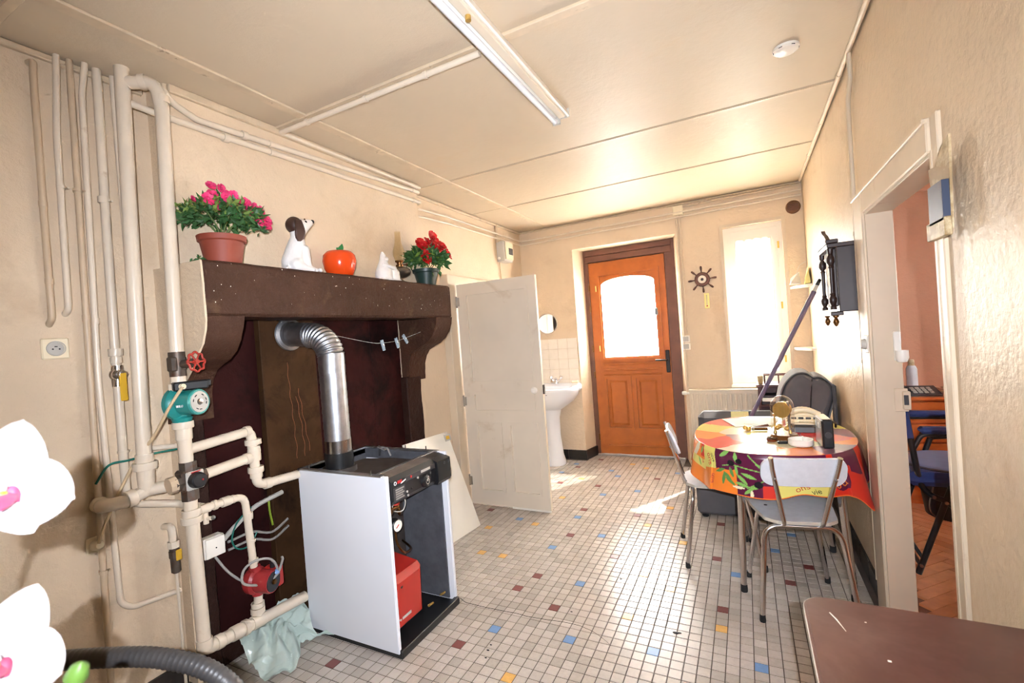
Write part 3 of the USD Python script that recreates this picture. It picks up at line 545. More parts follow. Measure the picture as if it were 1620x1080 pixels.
pts = [(X1-.075, ZT-.002), (X1-.012, ZT-.012), (X1+.008, ZT-.03), (X1+.010, .675), (X1-.004, .655), (X1-.075, .655)]
part(bo, 'control_panel', MB().prism(pts, Y0+.020, Y1-.055, 'xz').prism([(X1-.075, ZT-.002), (X1-.02, ZT-.010), (X1+.022, ZT-.025), (X1+.024, .665), (X1+.016, .650), (X1-.075, .650)], Y1-.120, Y1-.012, 'xz'), 'black_plastic', 25)
part(bo, 'panel_top', MB().prism([(X1-.075, ZT-.0019), (X1-.012, ZT-.0119), (X1-.012, ZT-.0105), (X1-.075, ZT-.0005)], Y0+.022, Y1-.125, 'xz'), 'panel_dust', label='dusty top edge of the control panel')
px_ = X1+.0102
part(bo, 'display_strip', MB().box((px_-.002, Y0+.11, .735), (px_+.001, Y1-.125, .758), .001), 'phone_dark').split('/')
part(bo, 'indicator_lamp', MB().cyl((px_-.001, Y0+.148, .748), (px_+.003, Y0+.148, .748), .006, n=12), 'ink_red')
part(bo, 'display', MB().box((px_, Y0+.22, .742), (px_+.002, Y0+.29, .754)), 'grey_plastic')
kn = part(bo, 'thermostat_knob', MB().lathe([(0, .018), (.012, .018), (.016, .015), (.028, .012), (.030, 0)], (px_-.001, Y0+.245, .697), (1, 0, 0), 24), 'black_plastic')
part(kn, 'dial_mark', MB().lathe([(.0135, .0188), (.0105, .0188)], (px_, Y0+.245, .697), (1, 0, 0), 20).box((px_+.017, Y0+.244, .697), (px_+.0195, Y0+.2465, .708)), 'grey_plastic', False)
lb = part(bo, 'rating_plate', MB().box((px_-.002, Y0+.028, .668), (px_+.0012, Y0+.105, .728), .001), 'phone_dark')
pl = MB()
for k in range(5): pl.box((px_+.001, Y0+.040, .676+.0098*k), (px_+.0018, Y0+.096-.008*(k % 2), .6825+.0098*k))
part(lb, 'printed_lines', pl, 'cable_grey', False)
lg = part(bo, 'badge', MB().add(MB().prism(Point(0, 0).buffer(.0085).difference(Point(0, 0).buffer(.005)), 0, .0015).get()) if False else MB().lathe([(.0085, 0), (.0085, .0015), (.005, .0015), (.005, 0)], (px_, Y0+.042, .748), (1, 0, 0), 20), 'ink_white')
part(lg, 'red_lettering', MB().prism([(Y0+.056, .742), (Y0+.084, .742), (Y0+.086, .755), (Y0+.058, .755)], px_, px_+.0012, 'yz'), 'ink_red', False)
part(lg, 'white_lettering', MB().prism([(Y0+.078, .736), (Y0+.112, .744), (Y0+.112, .750), (Y0+.078, .742)], px_, px_+.0014, 'yz'), 'ink_white', False)
for y, z in ((.115, .690), (.120, .672), (.150, .692), (.196, .728)): part(bo, 'button', MB().cyl((px_-.001, Y0+y, z), (px_+.003, Y0+y, z), .0055, n=12), 'grey_plastic' if z != .692 else 'black_metal')
for y in (.395, .430): part(bo, 'switch', MB().cyl((X1+.02, Y0+y-.005, .745), (X1+.028, Y0+y-.005, .745), .0075, n=14), 'phone_dark')
ga = part(bo, 'pressure_gauge', MB().lathe([(0, .020), (.026, .020), (.029, .017), (.029, -.01), (0, -.012)], (-1.455, Y0+.075, .548), (1, -.12, 0), 28), 'black_plastic')
part(ga, 'dial', MB().lathe([(0, .0212), (.0245, .0212)], (-1.455, Y0+.075, .548), (1, -.12, 0), 28), 'paper_label')
part(ga, 'needle', MB().tube([(-1.4332, Y0+.078, .552), (-1.4332, Y0+.062, .541)], .0018, 6), 'ink_red')
part(bo, 'valve_group', MB().cyl((-1.50, Y0+.085, .655), (-1.50, Y0+.085, .56), .014).sph((-1.50, Y0+.085, .60), .026).cyl((-1.50, Y0+.03, .60), (-1.50, Y0+.15, .60), .012).tube(fillet([(-1.50, Y0+.15, .64), (-1.50, Y0+.16, .56), (-1.56, Y0+.24, .53)], .03), .008, 8), 'bronze')
part(bo, 'red_cap', MB().cyl((-1.495, Y0+.135, .615), (-1.495, Y0+.135, .64), .018), 'wheel_red')
part(bo, 'impulse_tube', MB().tube(spline([(-1.50, Y0+.13, .65), (-1.47, Y0+.17, .63), (-1.48, Y0+.165, .58), (-1.50, Y0+.13, .585), (-1.49, Y0+.11, .62), (-1.47, Y0+.15, .66)], 8), .003, 6), 'grey_plastic')
part(bo, 'oil_hose', MB().tube(spline([(-1.47, Y0+.09, .53), (-1.46, Y0+.088, .46), (-1.46, Y0+.13, .40), (-1.50, Y0+.22, .375), (-1.60, Y0+.28, .372)], 8), .0055, 8), 'bronze', label='brown oil hose')
part(bo, 'base_tray', MB().box((X0+.004, Y0+.004, 0), (X1+.012, Y1-.006, .022)).box((X1-.012, Y0+.006, .0), (X1+.014, Y1-.006, .036), .003), 'black_metal')
bu = part(bo, 'burner', MB().add(hull([(x, y, z) for (x, z) in ((-1.462, .085), (-1.455, .30), (-1.470, .318), (-1.66, .345), (-1.68, .33), (-1.68, .085)) for y in (Y0+.045, Y0+.225)]+[(x, y, z) for (x, z) in ((-1.452, .095), (-1.447, .29)) for y in (Y0+.06, Y0+.21)])), 'burner_red', 20, label='red plastic burner hood')
part(bu, 'burner_badge', MB().box((-1.4535, Y0+.075, .122), (-1.449, Y0+.135, .134)).cyl((-1.453, Y0+.062, .128), (-1.448, Y0+.062, .128), .005, n=10), 'grey_plastic', False)
part(bu, 'sight_hole', MB().cyl((-1.46, Y0+.082, .268), (-1.4475, Y0+.082, .268), .008, n=14), 'ink_black')
for y in (.27, .37): part(bo, 'oil_union', MB().cyl((-1.46, Y0+y, .075), (-1.46, Y0+y+.035, .070), .006, n=8), 'brass')

lp = thing('boiler_cover', 'loose white metal boiler cover leaning against the fireplace beside the boiler', 'metal panel', (-1.86, 2.6, 0))
A, B_, C_, D = V(-1.850, 2.370, .003), V(-1.806, 2.832, .003), V(-2.000, 2.775, .690), V(-2.012, 2.312, .705)
nn = np.cross(B_-A, D-A); nn /= np.linalg.norm(nn); nn = -nn if nn[0] < 0 else nn
part(lp, 'sheet', MB().add(hull([p-nn*t for p in (A, B_, C_, D) for t in (0, .016)])), 'panel_cream')
ex, ey = (B_-A)/np.linalg.norm(B_-A), (D-A)/np.linalg.norm(D-A)
def on(u, w, h=.0008): return A+ex*u+ey*w+nn*h
W_, H_ = np.linalg.norm(B_-A), np.linalg.norm(D-A)
part(lp, 'sticker', MB().add(hull([on(u, w, h) for u in (W_-.085, W_-.020) for w in (H_-.07, H_-.022) for h in (0, .001)])), 'grey_plastic')
part(lp, 'sticker_print', MB().add(hull([on(u, w, h) for u in (W_-.070, W_-.034) for w in (H_-.058, H_-.034) for h in (.0005, .0016)])), 'lever_yellow')
ol = MB()
for u0, u1, w0, w1 in ((.03, .135, H_-.075, H_-.072), (.03, .135, H_-.125, H_-.122), (.03, .033, H_-.125, H_-.072), (.132, .135, H_-.125, H_-.072), (.117, .133, H_-.085, H_-.074)): ol.add(hull([on(u, w, h) for u in (u0, u1) for w in (w0, w1) for h in (0, .001)]))
part(lp, 'red_outline_label', ol, 'wheel_red', False)

# crumpled plastic bag by the boiler's foot
gx, gy = np.meshgrid(np.linspace(0, 1, 46), np.linspace(0, 1, 40), indexing='ij')
c4 = [V(-2.09, 1.215, .14), V(-2.02, 1.485, .17), V(-1.845, 1.49, .012), V(-1.865, 1.235, .010)]
P = ((1-gx)*(1-gy))[..., None]*c4[0]+(gx*(1-gy))[..., None]*c4[1]+(gx*gy)[..., None]*c4[2]+((1-gx)*gy)[..., None]*c4[3]
P[..., 0] += .06*np.sin(gx*PI*2.2)*gy; P[..., 1] += -.05*gy*(gx < .5)*(1-gx*2)+.02*np.sin(gy*9)*gx
hgt = .055*np.sin(gx*PI)*np.sin(gy*PI)+.030*(fbm(np.stack([gx*9, gy*7, gx*0], -1), 3, 4)-.5)*2+.02*np.abs(np.sin((gx*5+gy*3)*2.3))
P[..., 2] = np.maximum(P[..., 2]*(1-gy**.8)+hgt*.9, .003+.006*fbm(np.stack([gx*20, gy*20, gx*0], -1), 2, 9))
P[..., 0] += .018*(fbm(np.stack([gx*12, gy*12, gx*0+5], -1), 3, 6)-.5)
solo('plastic_bag', 'crumpled pale green plastic bag on the floor left of the boiler', 'plastic bag', thick_sheet(P, np.tile(V(0, 0, 1), (46, 40, 1)), .0008), 'plastic_bag', 50)
# ------------------------------------------------------------------ heating pipes
def pipe(name, label, path, r, mat='pipe_paint', rad=.04, clips=(), joints=(), group=None, n=14):
    """Painted pipe along a path with rounded bends; joints are (point, axis, radius, half length) sleeves, clips wall clips."""
    P = fillet(path, rad) if rad else np.array(path, float)
    t = thing(name, label, 'pipe', P[-1] if P[-1][2] < P[0][2] else P[0], group=group)
    part(t, 'tube', MB().tube(P, r, n), mat, 60)
    for (p, ax, jr, hl) in joints:
        p, ax = V(*p), V(*ax)/np.linalg.norm(ax)
        part(t, 'fitting', MB().lathe([(r, -hl), (jr*.96, -hl), (jr, -hl*.8), (jr, hl*.8), (jr*.96, hl), (r, hl)], p, ax, 18), mat, 30)
    for (p, ax) in clips:
        p, ax = V(*p), V(*ax)
        b = MB().lathe([(r, -.005), (r+.003, -.005), (r+.003, .005), (r, .005)], p, ax, 14).cyl(p, V(XL-.002, p[1], p[2]), .004, n=8).cyl(p+V(0, r+.006, 0), p+V(.010, r+.006, 0), .004, n=8)
        part(t, 'clip', b, mat, 30)
    return t
WX = -2.152
pipe('heating_pipe', 'thin dead-end pipe, leftmost of the upright pipes on the left wall', [(XL-.004, .722, 2.425), (WX-.006, .728, 2.43), (WX-.006, .724, 2.38), (WX-.006, .720, 1.53), (XL-.01, .718, 1.505)], .0105, 'pipe_tan', .03, joints=[((WX-.006, .722, 1.93), (0, 0, 1), .012, .010), ((WX-.006, .721, 1.66), (0, 0, 1), .012, .010)])
pipe('heating_pipe', 'thin pale pipe that turns into the wall above the socket', [(WX, .789, 2.479), (WX, .772, 2.2), (WX, .764, 1.56), (XL-.01, .764, 1.545)], .0105, 'pipe_paint', .03, clips=[((WX, .772, 2.0), (0, 0, 1))])
pipe('heating_pipe', 'tan pipe running from ceiling to floor just right of the socket', [(WX, .824, 2.479), (WX, .820, 2.1), (WX, .808, 1.3), (WX, .797, .34), (WX, .795, .0)], .0105, 'pipe_tan', 0, clips=[((WX, .817, 2.0), (0, 0, 1)), ((WX, .803, .86), (0, 0, 1)), ((WX, .800, .60), (0, 0, 1))], joints=[((WX, .812, 1.53), (0, 0, 1), .012, .012)])
pipe('heating_pipe', 'thin pipe with a bright bent top that loops along the wall near the floor', [(WX+.02, .862, 2.479), (WX+.004, .852, 2.36), (WX, .850, 2.2), (WX, .832, 1.3), (WX, .842, .46), (WX, .878, .425), (WX, 1.045, .405)], .0105, 'pipe_paint', .06, joints=[((WX, .838, 1.52), (0, 0, 1), .012, .012)])
pipe('heating_pipe', 'mid-sized upright pipe carrying the chrome ball valve', [(WX+.006, .902, 2.479), (WX+.006, .893, 1.9), (WX+.006, .888, 1.46), (WX+.006, .886, 1.0), (WX+.006, .888, .83), (WX+.006, .93, .806), (WX+.012, 1.055, .762), (-2.0, 1.075, .755)], .015, 'pipe_paint', .04,
     joints=[((WX+.006, .889, 1.40), (0, 0, 1), .023, .014), ((WX+.006, .889, 1.37), (0, 0, 1), .019, .012), ((WX+.006, .890, 1.98), (0, 0, 1), .017, .012)], clips=[((WX+.006, .8925, 1.98), (0, 0, 1)), ((WX+.006, .887, 1.02), (0, 0, 1))])
pipe('heating_pipe', 'thin pipe half hidden behind the thick riser, bending to the pump pipe', [(WX-.004, .955, 2.479), (WX-.006, .956, 2.2), (WX-.006, .958, 1.4), (WX-.006, .956, 1.04), (WX, .975, 1.01), (-2.10, 1.05, 1.005), (-1.99, 1.075, 1.00)], .0105, 'pipe_paint', .05, clips=[((WX-.006, .958, 2.02), (0, 0, 1)), ((WX-.006, .957, 1.32), (0, 0, 1))])
pipe('heating_pipe', 'thick cream riser standing free before the left wall', [(-2.06, .945, 2.479), (-2.065, .935, 1.9), (-2.07, .920, 1.0)], .0245, 'pipe_paint', 0, joints=[((-2.07, .920, .992), (0, 0, 1), .029, .016), ((-2.07, .920, .962), (0, 0, 1), .039, .014), ((-2.07, .920, .930), (0, 0, 1), .028, .02)])
pipe('heating_pipe', 'thick level pipe with a tee and elbow joining the riser to the mixing valve', [(XL-.005, .812, .845), (-2.08, .790, .852), (-2.075, .85, .848), (-2.07, .92, .868), (-2.02, .985, .872), (-1.99, 1.01, .880)], .0235, 'pipe_paint', .035,
     joints=[((-2.07, .92, .90), (0, 0, 1), .027, .03), ((-2.073, .868, .854), (0, 1, .1), .031, .014), ((-2.13, .80, .848), (1, -.1, 0), .028, .02), ((-2.005, .99, .877), (.5, .7, .1), .029, .014)])
pipe('heating_pipe', 'thick pipe bridging from the riser and dropping to the green pump', [(-2.055, .955, 2.425), (-1.985, 1.02, 2.435), (-1.978, 1.032, 2.34), (-1.98, 1.016, 1.36)], .0245, 'pipe_paint', .05, joints=[((-2.015, .992, 2.432), (.07, .065, .01), .0275, .012), ((-1.979, 1.034, 2.37), (0, 0, 1), .0275, .014)])
pipe('heating_pipe', 'lower of the two level pipes under the ceiling above the mantel', [(-2.06, .945, 2.352), (-2.035, 1.06, 2.335), (-2.028, 1.30, 2.332), (-2.028, 1.55, 2.338), (-2.028, 2.70, 2.352), (-2.10, 2.715, 2.352)], .0135, 'pipe_paint', .02, joints=[((-2.028, 1.31, 2.332), (0, 1, 0), .021, .012)], clips=[((-2.028, 1.53, 2.337), (0, 1, 0)), ((-2.028, 2.62, 2.351), (0, 1, 0))])
pipe('heating_pipe', 'upper of the two level pipes under the ceiling above the mantel', [(-1.99, 1.05, 2.412), (-2.03, 1.10, 2.40), (-2.03, 1.19, 2.366), (-2.03, 1.40, 2.373), (-2.03, 2.70, 2.425), (-2.10, 2.715, 2.425)], .0135, 'pipe_paint', .06, joints=[((-2.03, 1.40, 2.373), (0, 1, .02), .020, .012)], clips=[((-2.03, 1.53, 2.378), (0, 1, 0)), ((-2.03, 2.62, 2.422), (0, 1, 0))])
for nm, z0, z1 in (('upper', 2.372, 2.375), ('lower', 2.318, 2.332)):
    pipe('heating_pipe', f'{nm} of the two thin pipes running round the far corner to the window', [(XL-.005, 2.73, z0-.03), (-2.150, 2.735, z0-.02), (-2.150, 3.2, z0), (-2.150, 4.612, z1), (-1.9, 4.614, z1), (XR-.01, 4.614, z1+.028)], .009, 'pipe_paint', .03, clips=[((-2.150, 2.82, z0-.018), (0, 1, 0)), ((-2.150, 4.25, z1), (0, 1, 0))], n=10)
rise = pipe('heating_pipe', 'thick riser under the green pump, passing the mixing valve down to the floor', [(-1.98, 1.016, 1.11), (-1.98, 1.020, .78), (-1.98, 1.030, .205), (-1.98, 1.10, .202), (-1.98, 1.49, .172)], .0245, 'pipe_paint', .03,
     joints=[((-1.98, 1.016, 1.10), (0, 0, 1), .037, .013), ((-1.98, 1.017, 1.065), (0, 0, 1), .029, .022), ((-1.98, 1.021, .755), (0, 0, 1), .033, .014), ((-1.98, 1.021, .728), (0, 0, 1), .038, .013), ((-1.98, 1.030, .23), (0, 0, 1), .029, .02), ((-1.98, 1.085, .204), (0, 1, -.07), .029, .014), ((-1.98, 1.115, .202), (0, 1, -.07), .026, .012), ((-1.98, 1.155, .199), (0, 1, -.07), .030, .022), ((-1.98, 1.195, .196), (0, 1, -.07), .032, .010), ((-1.98, 1.25, .192), (0, 1, -.07), .029, .028)])
pipe('heating_pipe', 'upper crossing pipe stepping down to the boiler flow connection', [(-1.98, 1.025, 1.000), (-1.98, 1.285, 1.020), (-1.98, 1.297, .78), (-1.98, 1.345, .768), (-1.975, 1.50, .762)], .0205, 'pipe_paint', .035,
     joints=[((-1.98, 1.293, .968), (0, 0, 1), .034, .012), ((-1.98, 1.294, .94), (0, 0, 1), .026, .010), ((-1.98, 1.294, .91), (0, 0, 1), .027, .026), ((-1.98, 1.296, .845), (0, 0, 1), .033, .013), ((-1.98, 1.296, .82), (0, 0, 1), .026, .012), ((-1.98, 1.345, .768), (0, 1, -.03), .0245, .016), ((-1.98, 1.27, 1.019), (0, 1, .05), .024, .012)])
pipe('heating_pipe', 'short sloping pipe between the mixing valve and the boiler flow pipe', [(-1.98, 1.06, .885), (-1.98, 1.292, .905)], .0215, 'pipe_paint', 0, joints=[((-1.98, 1.262, .902), (0, 1, .08), .025, .012)])
pipe('heating_pipe', 'smaller pipe arching over to the red pump, with a drain cock', [(-1.98, 1.02, .752), (-1.98, 1.13, .752), (-1.98, 1.235, .748), (-1.98, 1.252, .42)], .0155, 'pipe_paint', .045,
     joints=[((-1.98, 1.07, .752), (0, 1, 0), .019, .02), ((-1.98, 1.11, .752), (0, 1, 0), .020, .008), ((-1.98, 1.155, .751), (0, 1, 0), .0205, .018), ((-1.98, 1.185, .750), (0, 1, 0), .018, .006), ((-1.98, 1.246, .655), (0, 0, 1), .018, .014), ((-1.98, 1.249, .545), (0, 0, 1), .018, .006), ((-1.98, 1.252, .455), (0, 0, 1), .020, .010)])
pipe('heating_pipe', 'short upright nipple between the red pump and the floor pipe', [(-1.98, 1.262, .30), (-1.98, 1.250, .20)], .018, 'pipe_paint', 0, joints=[((-1.98, 1.256, .262), (0, 0, 1), .027, .010), ((-1.98, 1.254, .238), (0, 0, 1), .029, .012)])
dc = thing('drain_cock', 'tiny painted drain cock hanging below the arched pipe', 'valve', (-1.98, 1.072, .69))
part(dc, 'body', MB().cyl((-1.98, 1.072, .745), (-1.98, 1.072, .69), .010).cyl((-1.985, 1.072, .712), (-1.955, 1.080, .712), .008), 'pipe_paint')
part(dc, 'screw', MB().sph((-1.953, 1.085, .713), .009), 'steel')
# valves and pumps
gv = thing('gate_valve', 'rusty iron gate valve with a red spoked handwheel above the green pump', 'valve', (-1.98, 1.014, 1.30))
part(gv, 'body', MB().box((-2.008, .986, 1.305), (-1.955, 1.04, 1.372), .010).cyl((-1.98, 1.014, 1.29), (-1.98, 1.014, 1.385), .028).cyl((-1.97, 1.02, 1.335), (-1.905, 1.035, 1.340), .017), 'dull_iron')
part(gv, 'nut', MB().cyl((-1.98, 1.014, 1.297), (-1.98, 1.014, 1.262), .027).cyl((-1.98, 1.014, 1.262), (-1.98, 1.014, 1.236), .037, n=8), 'pipe_paint')
wh = MB(); hc = V(-1.893, 1.036, 1.342); hx = V(.95, .25, .08); hx /= np.linalg.norm(hx); ha = np.cross(hx, V(0, 0, 1)); ha /= np.linalg.norm(ha); hb = np.cross(hx, ha)
ring = [hc+.036*(1+.08*math.cos(8*a))*(math.cos(a)*ha+math.sin(a)*hb) for a in np.linspace(0, 2*PI, 49)]
wh.tube(ring, .0042, 8).cyl(hc-hx*.01, hc+hx*.008, .009)
for a in np.arange(6)*PI/3: wh.tube([hc+.006*(math.cos(a)*ha+math.sin(a)*hb), hc+.035*(math.cos(a)*ha+math.sin(a)*hb)], .0032, 6)
part(gv, 'handwheel', wh, 'wheel_red')
gp = thing('circulator_pump', 'teal green circulator pump with a dusty round faceplate on the riser', 'pump', (-1.98, 1.015, 1.12))
pc = V(-1.98, 1.015, 1.185); ax = V(.955, .27, .03); ax /= np.linalg.norm(ax)
part(gp, 'volute', MB().lathe([(0, -.035), (.05, -.035), (.064, -.02), (.066, .0), (.058, .012), (.045, .02), (0, .02)], pc, ax, 32).tube([(-1.98, 1.015, 1.235), (-1.98, 1.015, 1.115)], [.026, .026], 16).lathe([(0, 0), (.03, 0), (.036, .02), (.024, .03)], (-1.98, 1.015, 1.108), (0, 0, 1), 20), 'pump_teal')
part(gp, 'motor', MB().lathe([(0, .015), (.047, .015), (.048, .07), (.050, .082), (.046, .087), (0, .087)], pc, ax, 36), 'pump_teal')
fc = part(gp, 'faceplate', MB().lathe([(0, .0885), (.040, .0885), (.041, .086)], pc, ax, 32), 'grey_plastic')
part(fc, 'centre_screw', MB().lathe([(0, .094), (.010, .093), (.013, .088)], pc, ax, 18), 'steel')
sl = MB(); fa = np.cross(ax, V(0, 0, 1)); fa /= np.linalg.norm(fa); fb = np.cross(fa, ax)
for a in np.radians([15, 55, 120, 165, 195, 270, 300]):
    c = pc+ax*.0888+.029*(math.cos(a)*fa+math.sin(a)*fb); tdir = -math.sin(a)*fa+math.cos(a)*fb; sl.tube([c-tdir*.005, c+tdir*.005], .0018, 6)
part(fc, 'slot', sl, 'ink_black')
part(gp, 'terminal_box', MB().rbox((-1.945, 1.035, 1.252), (.045, .115, .034), .005, -.30).rbox((-1.935, 1.088, 1.256), (.036, .03, .026), .004, -.30), 'black_plastic')
part(gp, 'cable_gland', MB().cyl((-1.925, .992, 1.252), (-1.912, .995, 1.252), .0105), 'ivory_plastic')
part(gp, 'bolt', MB().sph(pc+ax*.012+V(0, -.028, -.05), .005).sph(pc+ax*.012+V(.0, -.03, .045), .005), 'steel')
part(gp, 'lettering', MB().text('WILO', .0085, pc+ax*.035-fa*.0+V(.016, -.052, -.012), (ax+V(0, 0, .02))/1.0, (0, 0, 1), .002), 'ink_white', False)
mv = thing('mixing_valve', 'square rusty mixing valve with a black knob on the riser', 'valve', (-1.98, 1.022, .84))
part(mv, 'body', MB().box((-2.012, .985, .845), (-1.952, 1.062, .925), .008).cyl((-1.98, 1.022, .805), (-1.98, 1.022, .955), .031, n=8).cyl((-1.98, .965, .880), (-1.98, 1.08, .888), .030, n=8), 'dull_iron')
part(mv, 'union_ring', MB().cyl((-1.984, .95, .879), (-1.982, .975, .881), .032, n=10), 'pipe_tan')
part(mv, 'scale_plate', MB().rbox((-1.946, 1.026, .884), (.010, .066, .072), .004, 0, 0, .0), 'grey_plastic')
part(mv, 'knob', MB().lathe([(0, .030), (.024, .029), (.029, .024), (.032, 0)], (-1.942, 1.028, .884), (1, 0, .02), 28), 'black_plastic')
part(mv, 'red_mark', MB().sph((-1.911, 1.036, .886), .0035).tube([(-1.940, 1.010, .915), (-1.940, 1.045, .918)], .002, 6), 'ink_red')
rp = thing('circulator_pump', 'dusty red circulator pump with a black dial near the floor', 'pump', (-1.98, 1.262, .31))
rc = V(-1.98, 1.262, .365); rx_ = V(.955, .28, -.04); rx_ /= np.linalg.norm(rx_)
part(rp, 'volute', MB().lathe([(0, -.04), (.045, -.04), (.056, -.025), (.058, .0), (.05, .012), (0, .014)], rc, rx_, 28).cyl((-1.98, 1.256, .43), (-1.98, 1.262, .305), .024), 'pump_red')
part(rp, 'motor', MB().lathe([(0, .01), (.047, .01), (.049, .07), (.046, .080), (0, .080)], rc, rx_, 32), 'pump_red')
ra = np.cross(rx_, V(0, 0, 1)); ra /= np.linalg.norm(ra)
dl = part(rp, 'dial', MB().lathe([(0, .0825), (.041, .0825), (.043, .078)], rc, rx_, 32), 'black_plastic')
part(dl, 'knob', MB().lathe([(0, .092), (.010, .091), (.012, .082)], rc, rx_, 18), 'bronze')
part(rp, 'terminal_box', MB().add(rotz(np.vstack(MB().box((-.03, .02, -.048), (.055, .068, .048), .005).v), -1.07+PI/2-.0)+rc if False else MB().rbox(rc+rx_*.035-ra*.052, (.085, .034, .088), .005, math.atan2(rx_[1], rx_[0])).get()[0], ) if False else MB().rbox(rc+rx_*.045-ra*.050, (.075, .032, .086), .005, math.atan2(rx_[1], rx_[0])), 'burner_red')
part(rp, 'cable_gland', MB().cyl(rc+rx_*.05-ra*.038+V(0, 0, .042), rc+rx_*.05-ra*.038+V(0, 0, .066), .011), 'black_plastic')
bv = thing('ball_valve', 'chrome ball valve with a hanging yellow lever on the mid-sized pipe', 'valve', (WX+.006, .888, 1.25))
part(bv, 'body', MB().cyl((WX+.006, .889, 1.35), (WX+.006, .889, 1.27), .019).sph((WX+.006, .889, 1.315), .026).cyl((WX+.006, .889, 1.315), (WX+.045, .892, 1.315), .015, n=8), 'chrome')
part(bv, 'lever', MB().box((WX+.040, .878, 1.215), (WX+.046, .902, 1.322), .003), 'lever_yellow')
cv = thing('drain_valve', 'black drain valve with a yellow lever, low on the left wall beside the riser', 'valve', (-2.13, 1.02, .50))
part(cv, 'painted_elbow', MB().tube(fillet([(XL-.004, 1.018, .675), (-2.12, 1.016, .685), (-2.12, 1.018, .60)], .035), .014, 12).cyl((-2.12, 1.018, .625), (-2.12, 1.018, .598), .021, n=8), 'pipe_paint')
part(cv, 'body', MB().cyl((-2.12, 1.018, .60), (-2.12, 1.020, .50), .017).cyl((-2.12, 1.019, .585), (-2.12, 1.019, .560), .021, n=8).cyl((-2.12, 1.02, .515), (-2.12, 1.02, .495), .012), 'dull_iron')
part(cv, 'lever', MB().box((-2.100, 1.012, .548), (-2.094, 1.034, .592), .003), 'lever_yellow')
part(cv, 'outlet_tube', MB().tube([(-2.12, 1.02, .50), (-2.122, 1.022, .25), (-2.124, 1.024, .0)], .006, 8), 'pipe_paint')

# socket, plug cord, junction box, cables
sk = thing('wall_socket', 'square cream wall socket with a round white insert on the left wall', 'socket', (XL, .727, 1.425))
part(sk, 'plate', MB().box((XL-.002, .690, 1.388), (XL+.010, .765, 1.462), .004), 'ivory_plastic')
ins = part(sk, 'insert', MB().lathe([(.022, .016), (.026, .014), (.027, .008)], (XL, .728, 1.425), (1, 0, 0), 24).lathe([(0, .0105), (.0225, .0105)], (XL, .728, 1.425), (1, 0, 0), 24), 'grey_plastic')
part(ins, 'socket_hole', MB().cyl((XL+.009, .719, 1.423), (XL+.0112, .719, 1.423), .0028, n=8).cyl((XL+.009, .737, 1.423), (XL+.0112, .737, 1.423), .0028, n=8).box((XL+.009, .724, 1.430), (XL+.0112, .732, 1.4335)), 'ink_black')
cd = thing('power_cord', 'beige cord drooping from the green pump to a plug on the left wall', 'cord', (-2.14, .80, .70))
part(cd, 'cable', MB().tube(spline([(-1.91, .99, 1.252), (-1.94, .955, 1.18), (-2.02, .935, 1.075), (-2.09, .905, .99), (-2.11, .86, .90), (-2.12, .815, .80), (-2.13, .795, .74), (-2.14, .790, .712)], 8), .0055, 8), 'cable_beige')
part(cd, 'plug', MB().lathe([(0, .036), (.012, .034), (.018, .024), (.020, 0)], (XL+.008, .792, .70), (1, 0, .1), 18).box((XL-.002, .765, .672), (XL+.010, .82, .73), .004), 'ivory_plastic')
jb = thing('junction_box', 'white square junction box beside the red pump, grey cable coiled below', 'junction box', (-2.09, 1.18, .52))
JB = V(-2.075, 1.135, .555)
part(jb, 'box', MB().box((-2.105, 1.100, .512), (-2.062, 1.185, .598), .004).box((-2.062, 1.103, .515), (-2.052, 1.182, .595), .003), 'white_paint')
part(jb, 'screw', MB().cyl((-2.053, 1.143, .552), (-2.0505, 1.143, .552), .003, n=8), 'ink_black')
part(jb, 'cable', MB().tube(spline([(-2.06, 1.14, .512), (-2.03, 1.17, .44), (-1.99, 1.21, .385), (-1.93, 1.27, .36), (-1.91, 1.31, .40), (-1.92, 1.29, .455), (-1.95, 1.24, .465), (-1.97, 1.20, .44), (-1.96, 1.19, .39), (-1.92, 1.25, .365), (-1.90, 1.30, .385), (-1.905, 1.335, .43), (-1.92, 1.345, .44)], 8), .0055, 8), 'cable_grey')
part(jb, 'tape', MB().lathe([(.013, -.008), (.014, 0), (.013, .008)], (-1.908, 1.305, .392), (.2, .8, .5), 14), 'tile_blue')
part(jb, 'conduit', MB().tube(spline([(-2.07, 1.185, .565), (-2.09, 1.26, .60), (-2.10, 1.36, .645), (-2.10, 1.50, .665)], 8), .011, 10), 'grey_plastic')
solo('earth_wire', 'green earth wire looping beside the white junction box', 'wire', MB().tube(spline([(-2.09, 1.33, .652), (-2.07, 1.25, .615), (-2.06, 1.215, .555), (-2.06, 1.235, .505), (-2.06, 1.29, .495), (-2.06, 1.33, .54)], 10), .0035, 8), 'cable_teal')
solo('earth_wire', 'yellow green earth wire hanging above the grey oil pipes left of the boiler', 'wire', MB().tube(spline([(-2.10, 1.425, .66), (-2.09, 1.42, .60), (-2.09, 1.43, .53)], 8), .005, 8), 'cable_green')
solo('earth_wire', 'teal earth wire arching over the upright pipes on the left wall', 'wire', MB().tube(spline([(WX+.01, .795, .925), (WX+.03, .83, .985), (WX+.045, .885, .99), (-2.10, .96, .995), (-2.05, 1.03, 1.0)], 8), .004, 8), 'cable_teal')
for lb, dz in (('upper of two thin grey oil pipes on the hearth wall', 0), ('lower of two thin grey oil pipes on the hearth wall', -.035)):
    solo('oil_pipe', lb, 'pipe', MB().tube(spline([(-2.10, 1.22, .535+dz), (-2.10, 1.33, .535+dz), (-2.10, 1.43, .495+dz), (-2.10, 1.52, .525+dz)], 8), .006, 8), 'cable_grey', group=None)
